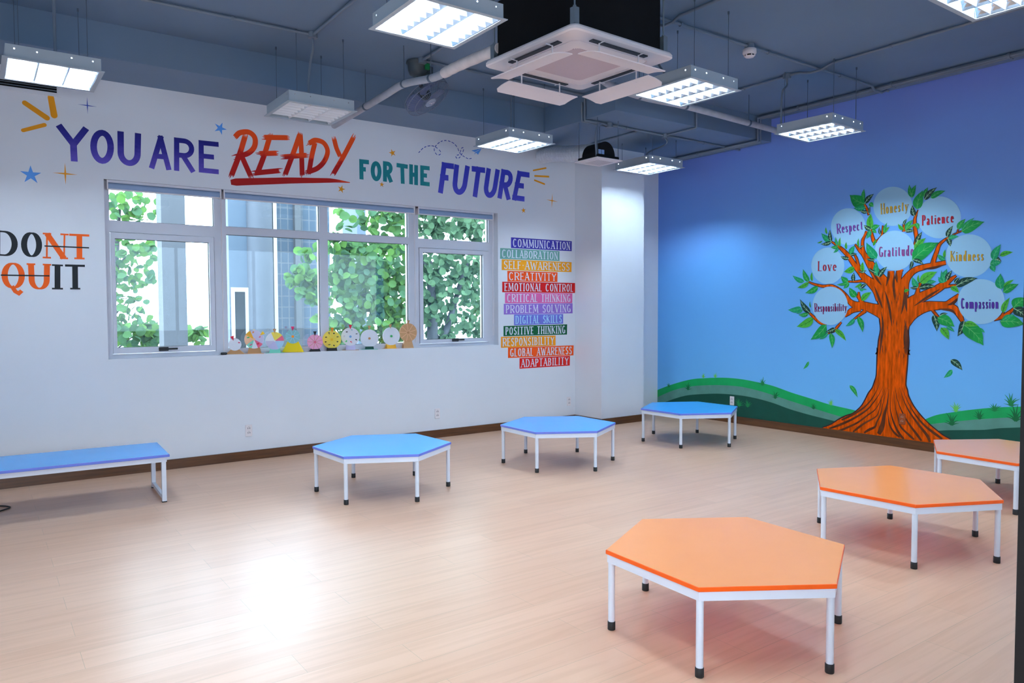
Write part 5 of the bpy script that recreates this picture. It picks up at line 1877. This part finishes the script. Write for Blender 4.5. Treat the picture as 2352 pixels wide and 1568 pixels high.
wheel(1722, 273, 98, 'plain white wheel with brown hub on a dark green stand', 'white', 'cardboard', 'dgreen', 'tan', wide=.05, narrow=.04, sheet='mint', ptr=(0, 1.2))
wheel(1960, 248, 90, 'white wheel with green hub on an amber stand', 'white', 'green', 'amber', 'tan', wide=.06, narrow=.045, sheet='peach', ptr=(-.1, 1.08), ry=100)
wheel(2147, 208, 90, 'brown cardboard wheel with pale spokes on tan stand, rightmost on the sill', 'tan', 'cardboard', 'tan', 'cardboard', wide=.065, narrow=.04, spokes=(9, 'peach'), ry=102)

# ---------------------------------------------------------------- outside the window
b = MB()
b.box((-25, 0.3, -0.7), (40, 60, -0.5))
struct('ground', b, mat('outdoor_paving', (.09, .09, .09), rough=.8, var=.2), 'paved ground outside')
GCON = mat('grey_outdoor_render', (.058, .064, .072), rough=.8, var=.06, nscale=2)
WREN = mat('white_outdoor_render', (.3, .3, .3), rough=.8, var=.02)
BREN = mat('pale_blue_outdoor_render', (.046, .07, .10), rough=.7, var=.08, nscale=.8)
x0, x1 = float(bp((362, 620), 'y', 2.5)[0]), float(bp((428, 620), 'y', 2.2)[0])
b = MB()
b.box((x0, 2.2, -0.5), (x1, 2.5, 3.5))
t = thing('concrete_pillar', 'grey square pillar outside the left bay of the window', 'pillar', (x0, 2.2, -0.5))
b.build('shaft', GCON, t, True)
b = MB()
b.box((x0 - .1, 2.1, 3.5), (x1 + .1, 2.6, 3.6))
b.build('capital', WREN, t, True)
Y = 8.0
ox = lambda px, y=620: float(bp((px, y), 'y', Y)[0])
oz = lambda px, py: float(bp((px, py), 'y', Y)[2])
t = thing('office_building', 'pale blue and glass building facade behind the window wheels', 'building', (ox(600), Y, -0.5))
b = MB()
b.box((ox(526), Y, -0.5), (ox(572), Y + .3, 4.5))
b.build('wall', BREN, t, True)
b = MB()
wx0, wx1, wz1 = ox(529), ox(569), oz(548, 660)
for p, q_ in (((wx0, -.3), (wx0 + .07, wz1)), ((wx1 - .07, -.3), (wx1, wz1)), ((wx0 + .07, wz1 - .09), (wx1 - .07, wz1)), ((wx0 + .07, -.3), (wx1 - .07, -.2))):
    b.box((p[0], Y - .04, p[1]), (q_[0], Y + .02, q_[1]))
wf = b.build('window', WREN, t, True)
b = MB()
b.box((wx0 + .06, Y - .02, -.25), (wx1 - .06, Y - .01, wz1 - .08))
b.build('pane', mat('grey_outdoor_glass', (.017, .021, .025), rough=.25, spec=.2, var=.3, nscale=1.2), wf, True)
b = MB()
cxp, rp = (ox(568) + ox(626)) / 2, (ox(626) - ox(568)) / 2
b.cyl((cxp, Y, -.5), (cxp, Y, 4.5), rp, n=32, cap=False)
b.build('round_pillar', mat('blue_grey_pillar_render', (.052, .062, .078), rough=.8, var=.04), t, True)
b = MB()
b.box((ox(626), Y - .1, -.5), (ox(634), Y + 1, 4.5))
b.build('white_post', WREN, t, True)
gm2 = bpy.data.materials.new('gridded_glass_facade')
gm2.use_nodes = True
nt = gm2.node_tree
br = nt.nodes.new('ShaderNodeTexBrick')
br.offset = 0
br.inputs['Scale'].default_value = 1
br.inputs['Brick Width'].default_value = .16
br.inputs['Row Height'].default_value = .24
br.inputs['Mortar Size'].default_value = .011
br.inputs['Color1'].default_value = (.05, .072, .10, 1)
br.inputs['Color2'].default_value = (.053, .075, .104, 1)
br.inputs['Mortar'].default_value = (.1, .11, .125, 1)
tc = nt.nodes.new('ShaderNodeTexCoord')
sx = nt.nodes.new('ShaderNodeSeparateXYZ')
cb = nt.nodes.new('ShaderNodeCombineXYZ')
nt.links.new(tc.outputs['Object'], sx.inputs[0])
nt.links.new(sx.outputs['X'], cb.inputs['X'])
nt.links.new(sx.outputs['Z'], cb.inputs['Y'])
nt.links.new(cb.outputs[0], br.inputs['Vector'])
nt.links.new(br.outputs['Color'], nt.nodes['Principled BSDF'].inputs['Base Color'])
nt.nodes['Principled BSDF'].inputs['Roughness'].default_value = .4
nt.nodes['Principled BSDF'].inputs['Specular IOR Level'].default_value = .2
b = MB()
b.box((ox(637), Y + .15, -.5), (ox(764), Y + .6, 4.5))
b.build('glass_facade', gm2, t, True)
b = MB()
b.box((ox(680), Y + .02, -.5), (ox(694), Y + .2, 4.5))
b.build('facade_band', GCON, t, True)
t = thing('slender_tower', 'pale blue strip of a far building among the leaves of the third bay', 'building', (ox(830), 11, -.5))
b = MB()
xa, xb = float(bp((820, 500), 'y', 11)[0]), float(bp((840, 500), 'y', 11)[0])
b.box((xa, 11, -.5), (xb, 12, 10))
b.build('wall', BREN, t, True)
b = MB()
b.box((xa - .05, 10.9, 10), (xb + .05, 12.1, 10.2))
b.build('parapet', WREN, t, True)

LEAF = leaf_mat('broad_tree_leaf', (84, 120, 58), (66, 96, 74))
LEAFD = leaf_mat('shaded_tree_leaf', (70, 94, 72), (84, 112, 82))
TBARK = mat('outdoor_tree_bark', (.035, .04, .045), rough=.9, var=.3, nscale=20)


def leaf3(b, c, s_, rnd):
    a, e, ro = rnd.uniform(0, 2 * PI), rnd.gauss(0, .6), rnd.uniform(0, 2 * PI)
    M = Matrix.Rotation(rnd.gauss(0, .7), 3, 'Z') @ Matrix.Rotation(PI / 2 + e, 3, 'X') @ Matrix.Rotation(ro, 3, 'Z')
    out = [(0, -.5), (.3, -.42), (.46, -.1), (.42, .2), (.2, .46), (0, .56), (-.2, .46), (-.42, .2), (-.46, -.1), (-.3, -.42)]
    pts = [M @ Vector((x * s_, y * s_, abs(x) * .3 * s_)) + c for x, y in out]
    o = len(b.v)
    b.v += [tuple(p) for p in pts]
    b.f += [(o, o + 1, o + 2, o + 3, o + 4, o + 5), (o + 5, o + 6, o + 7, o + 8, o + 9, o)]
    b.m += [0, 0]
    b.sm += [True, True]


DENS = 1.0


def cloud(b, clusters, seed):
    rnd = random.Random(seed)
    for px_, py_, Y_, rpx, n, s_ in clusters:
        c = Vector(bp((px_, py_), 'y', Y_))
        d = (c - Vector(CAM)).length
        r = rpx / FPX * d
        for i in range(max(2, int(n * DENS))):
            while True:
                v = Vector((rnd.uniform(-1, 1), rnd.uniform(-1, 1), rnd.uniform(-1, 1)))
                if v.length < 1:
                    break
            leaf3(b, c + Vector((v.x * r * 1.15, v.y * min(r, .9), v.z * r)), s_ * rnd.uniform(.7, 1.1), rnd)


t = thing('garden_tree', 'leafy green tree outside the left bay of the window', 'tree', (0.4, 3.6, -0.5))
b = MB()
cloud(b, [(285, 470, 3.6, 40, 46, 0.125), (330, 478, 3.6, 30, 19, 0.125), (275, 575, 3.6, 40, 62, 0.117), (330, 580, 3.4, 26, 19, 0.117), (345, 572, 3.4, 16, 8, 0.117), (275, 640, 3.6, 34, 40, 0.117), (330, 636, 3.4, 26, 19, 0.117), (290, 680, 3.6, 28, 22, 0.117), (330, 700, 3.4, 14, 5, 0.125),
          (275, 730, 3.6, 34, 30, 0.117), (300, 775, 3.5, 50, 135, 0.133), (345, 770, 3.4, 26, 40, 0.133), (455, 768, 3.2, 22, 22, 0.140), (440, 775, 3.2, 12, 7, 0.140)], 5)
b.build('foliage', LEAF, t, True)
b = MB()
c0 = Vector(bp((230, 900), 'y', 3.7))
b.tube([(c0.x, 3.7, -.5), (c0.x + .05, 3.7, 1.2), tuple(bp((262, 640), 'y', 3.7)), tuple(bp((275, 480), 'y', 3.7))], [.09, .08, .05, .02], n=8)
tr = b.build('trunk', TBARK, t, True)
for q_ in ((330, 580), (320, 690), (345, 770)):
    b = MB()
    b.tube([tuple(bp((258, q_[1] + 40), 'y', 3.7)), tuple(bp(((258 + q_[0]) / 2, q_[1] + 5), 'y', 3.65)), tuple(bp(q_, 'y', 3.6))], [.012, .009, .004], n=6)
    b.build('branch', TBARK, tr, True)
t = thing('garden_tree', 'large leafy tree filling the two right bays of the window', 'tree', (6, 5, -0.5))
b = MB()
cl = [(800, 500, 4.5, 30, 19, 0.165), (870, 505, 4.5, 45, 72, 0.165), (920, 510, 4.4, 35, 60, 0.165), (780, 570, 4.4, 35, 72, 0.165), (840, 590, 4.5, 55, 144, 0.157), (900, 600, 4.6, 55, 144, 0.157), (780, 640, 4.5, 45, 96, 0.157),
      (850, 660, 4.6, 60, 156, 0.157), (910, 680, 4.6, 50, 132, 0.157), (780, 710, 4.5, 45, 84, 0.157), (850, 730, 4.6, 55, 108, 0.157), (915, 745, 4.6, 45, 96, 0.157), (790, 760, 4.5, 30, 48, 0.157), (880, 780, 4.5, 30, 48, 0.157),
      (705, 590, 4.0, 20, 17, 0.174), (690, 625, 4.0, 22, 24, 0.165), (668, 645, 4.0, 14, 12, 0.157), (715, 640, 4.0, 22, 29, 0.165), (720, 680, 4.0, 22, 26, 0.165), (735, 560, 4.1, 14, 10, 0.165), (728, 730, 4.0, 8, 4, 0.165), (690, 672, 4.0, 10, 5, 0.165),
      (850, 430, 4.6, 60, 108, 0.174), (920, 380, 4.8, 80, 144, 0.174), (860, 300, 5, 80, 120, 0.174), (1000, 420, 5, 80, 156, 0.174), (1080, 400, 5.2, 80, 132, 0.174), (980, 300, 5.2, 90, 156, 0.174), (1090, 290, 5.2, 80, 120, 0.174), (1180, 520, 5, 70, 108, 0.174), (1170, 640, 5, 70, 108, 0.174), (1190, 400, 5.2, 80, 108, 0.174), (960, 200, 5.2, 90, 108, 0.174), (1090, 190, 5.4, 80, 96, 0.174)]  # crown above and right of the window, unseen, added to dim floor glare
cloud(b, cl, 9)
b.build('foliage', LEAF, t, True)
b = MB()
cl = [(985, 510, 5, 40, 108, 0.157), (1040, 515, 5, 45, 132, 0.157), (1095, 520, 5, 35, 96, 0.157), (985, 600, 5, 45, 108, 0.148), (1050, 600, 5, 45, 108, 0.148), (1100, 620, 5, 40, 96, 0.148), (990, 660, 5, 40, 96, 0.148), (1050, 670, 5, 50, 120, 0.148),
      (1100, 690, 5, 35, 72, 0.148), (985, 720, 5, 35, 72, 0.148), (1040, 740, 5, 40, 72, 0.148), (1095, 750, 5, 35, 60, 0.148), (1010, 780, 5, 30, 48, 0.148), (860, 690, 5.6, 70, 96, 0.148), (900, 610, 5.8, 60, 72, 0.148)]
cloud(b, cl, 12)
b.build('inner_foliage', LEAFD, t, True)
b = MB()
b.tube([(float(bp((994, 790), 'y', 5)[0]), 5, -.5), tuple(bp((994, 780), 'y', 5)), tuple(bp((992, 690), 'y', 5)), tuple(bp((986, 600), 'y', 5))], [.13, .12, .09, .06], n=10)
tr = b.build('trunk', TBARK, t, True)
for a_, r_ in ((((1015, 790), (1040, 710), (1060, 640), (1080, 590)), .07), (((960, 720), (900, 690), (850, 700)), .03), (((940, 640), (880, 660), (800, 620)), .03), (((985, 620), (940, 560), (880, 500)), .03)):
    b = MB()
    b.tube([tuple(bp(p, 'y', 4.9)) for p in a_], [r_, r_ * .85, r_ * .65, r_ * .4][:len(a_)], n=8)
    b.build('branch', TBARK, tr, True)
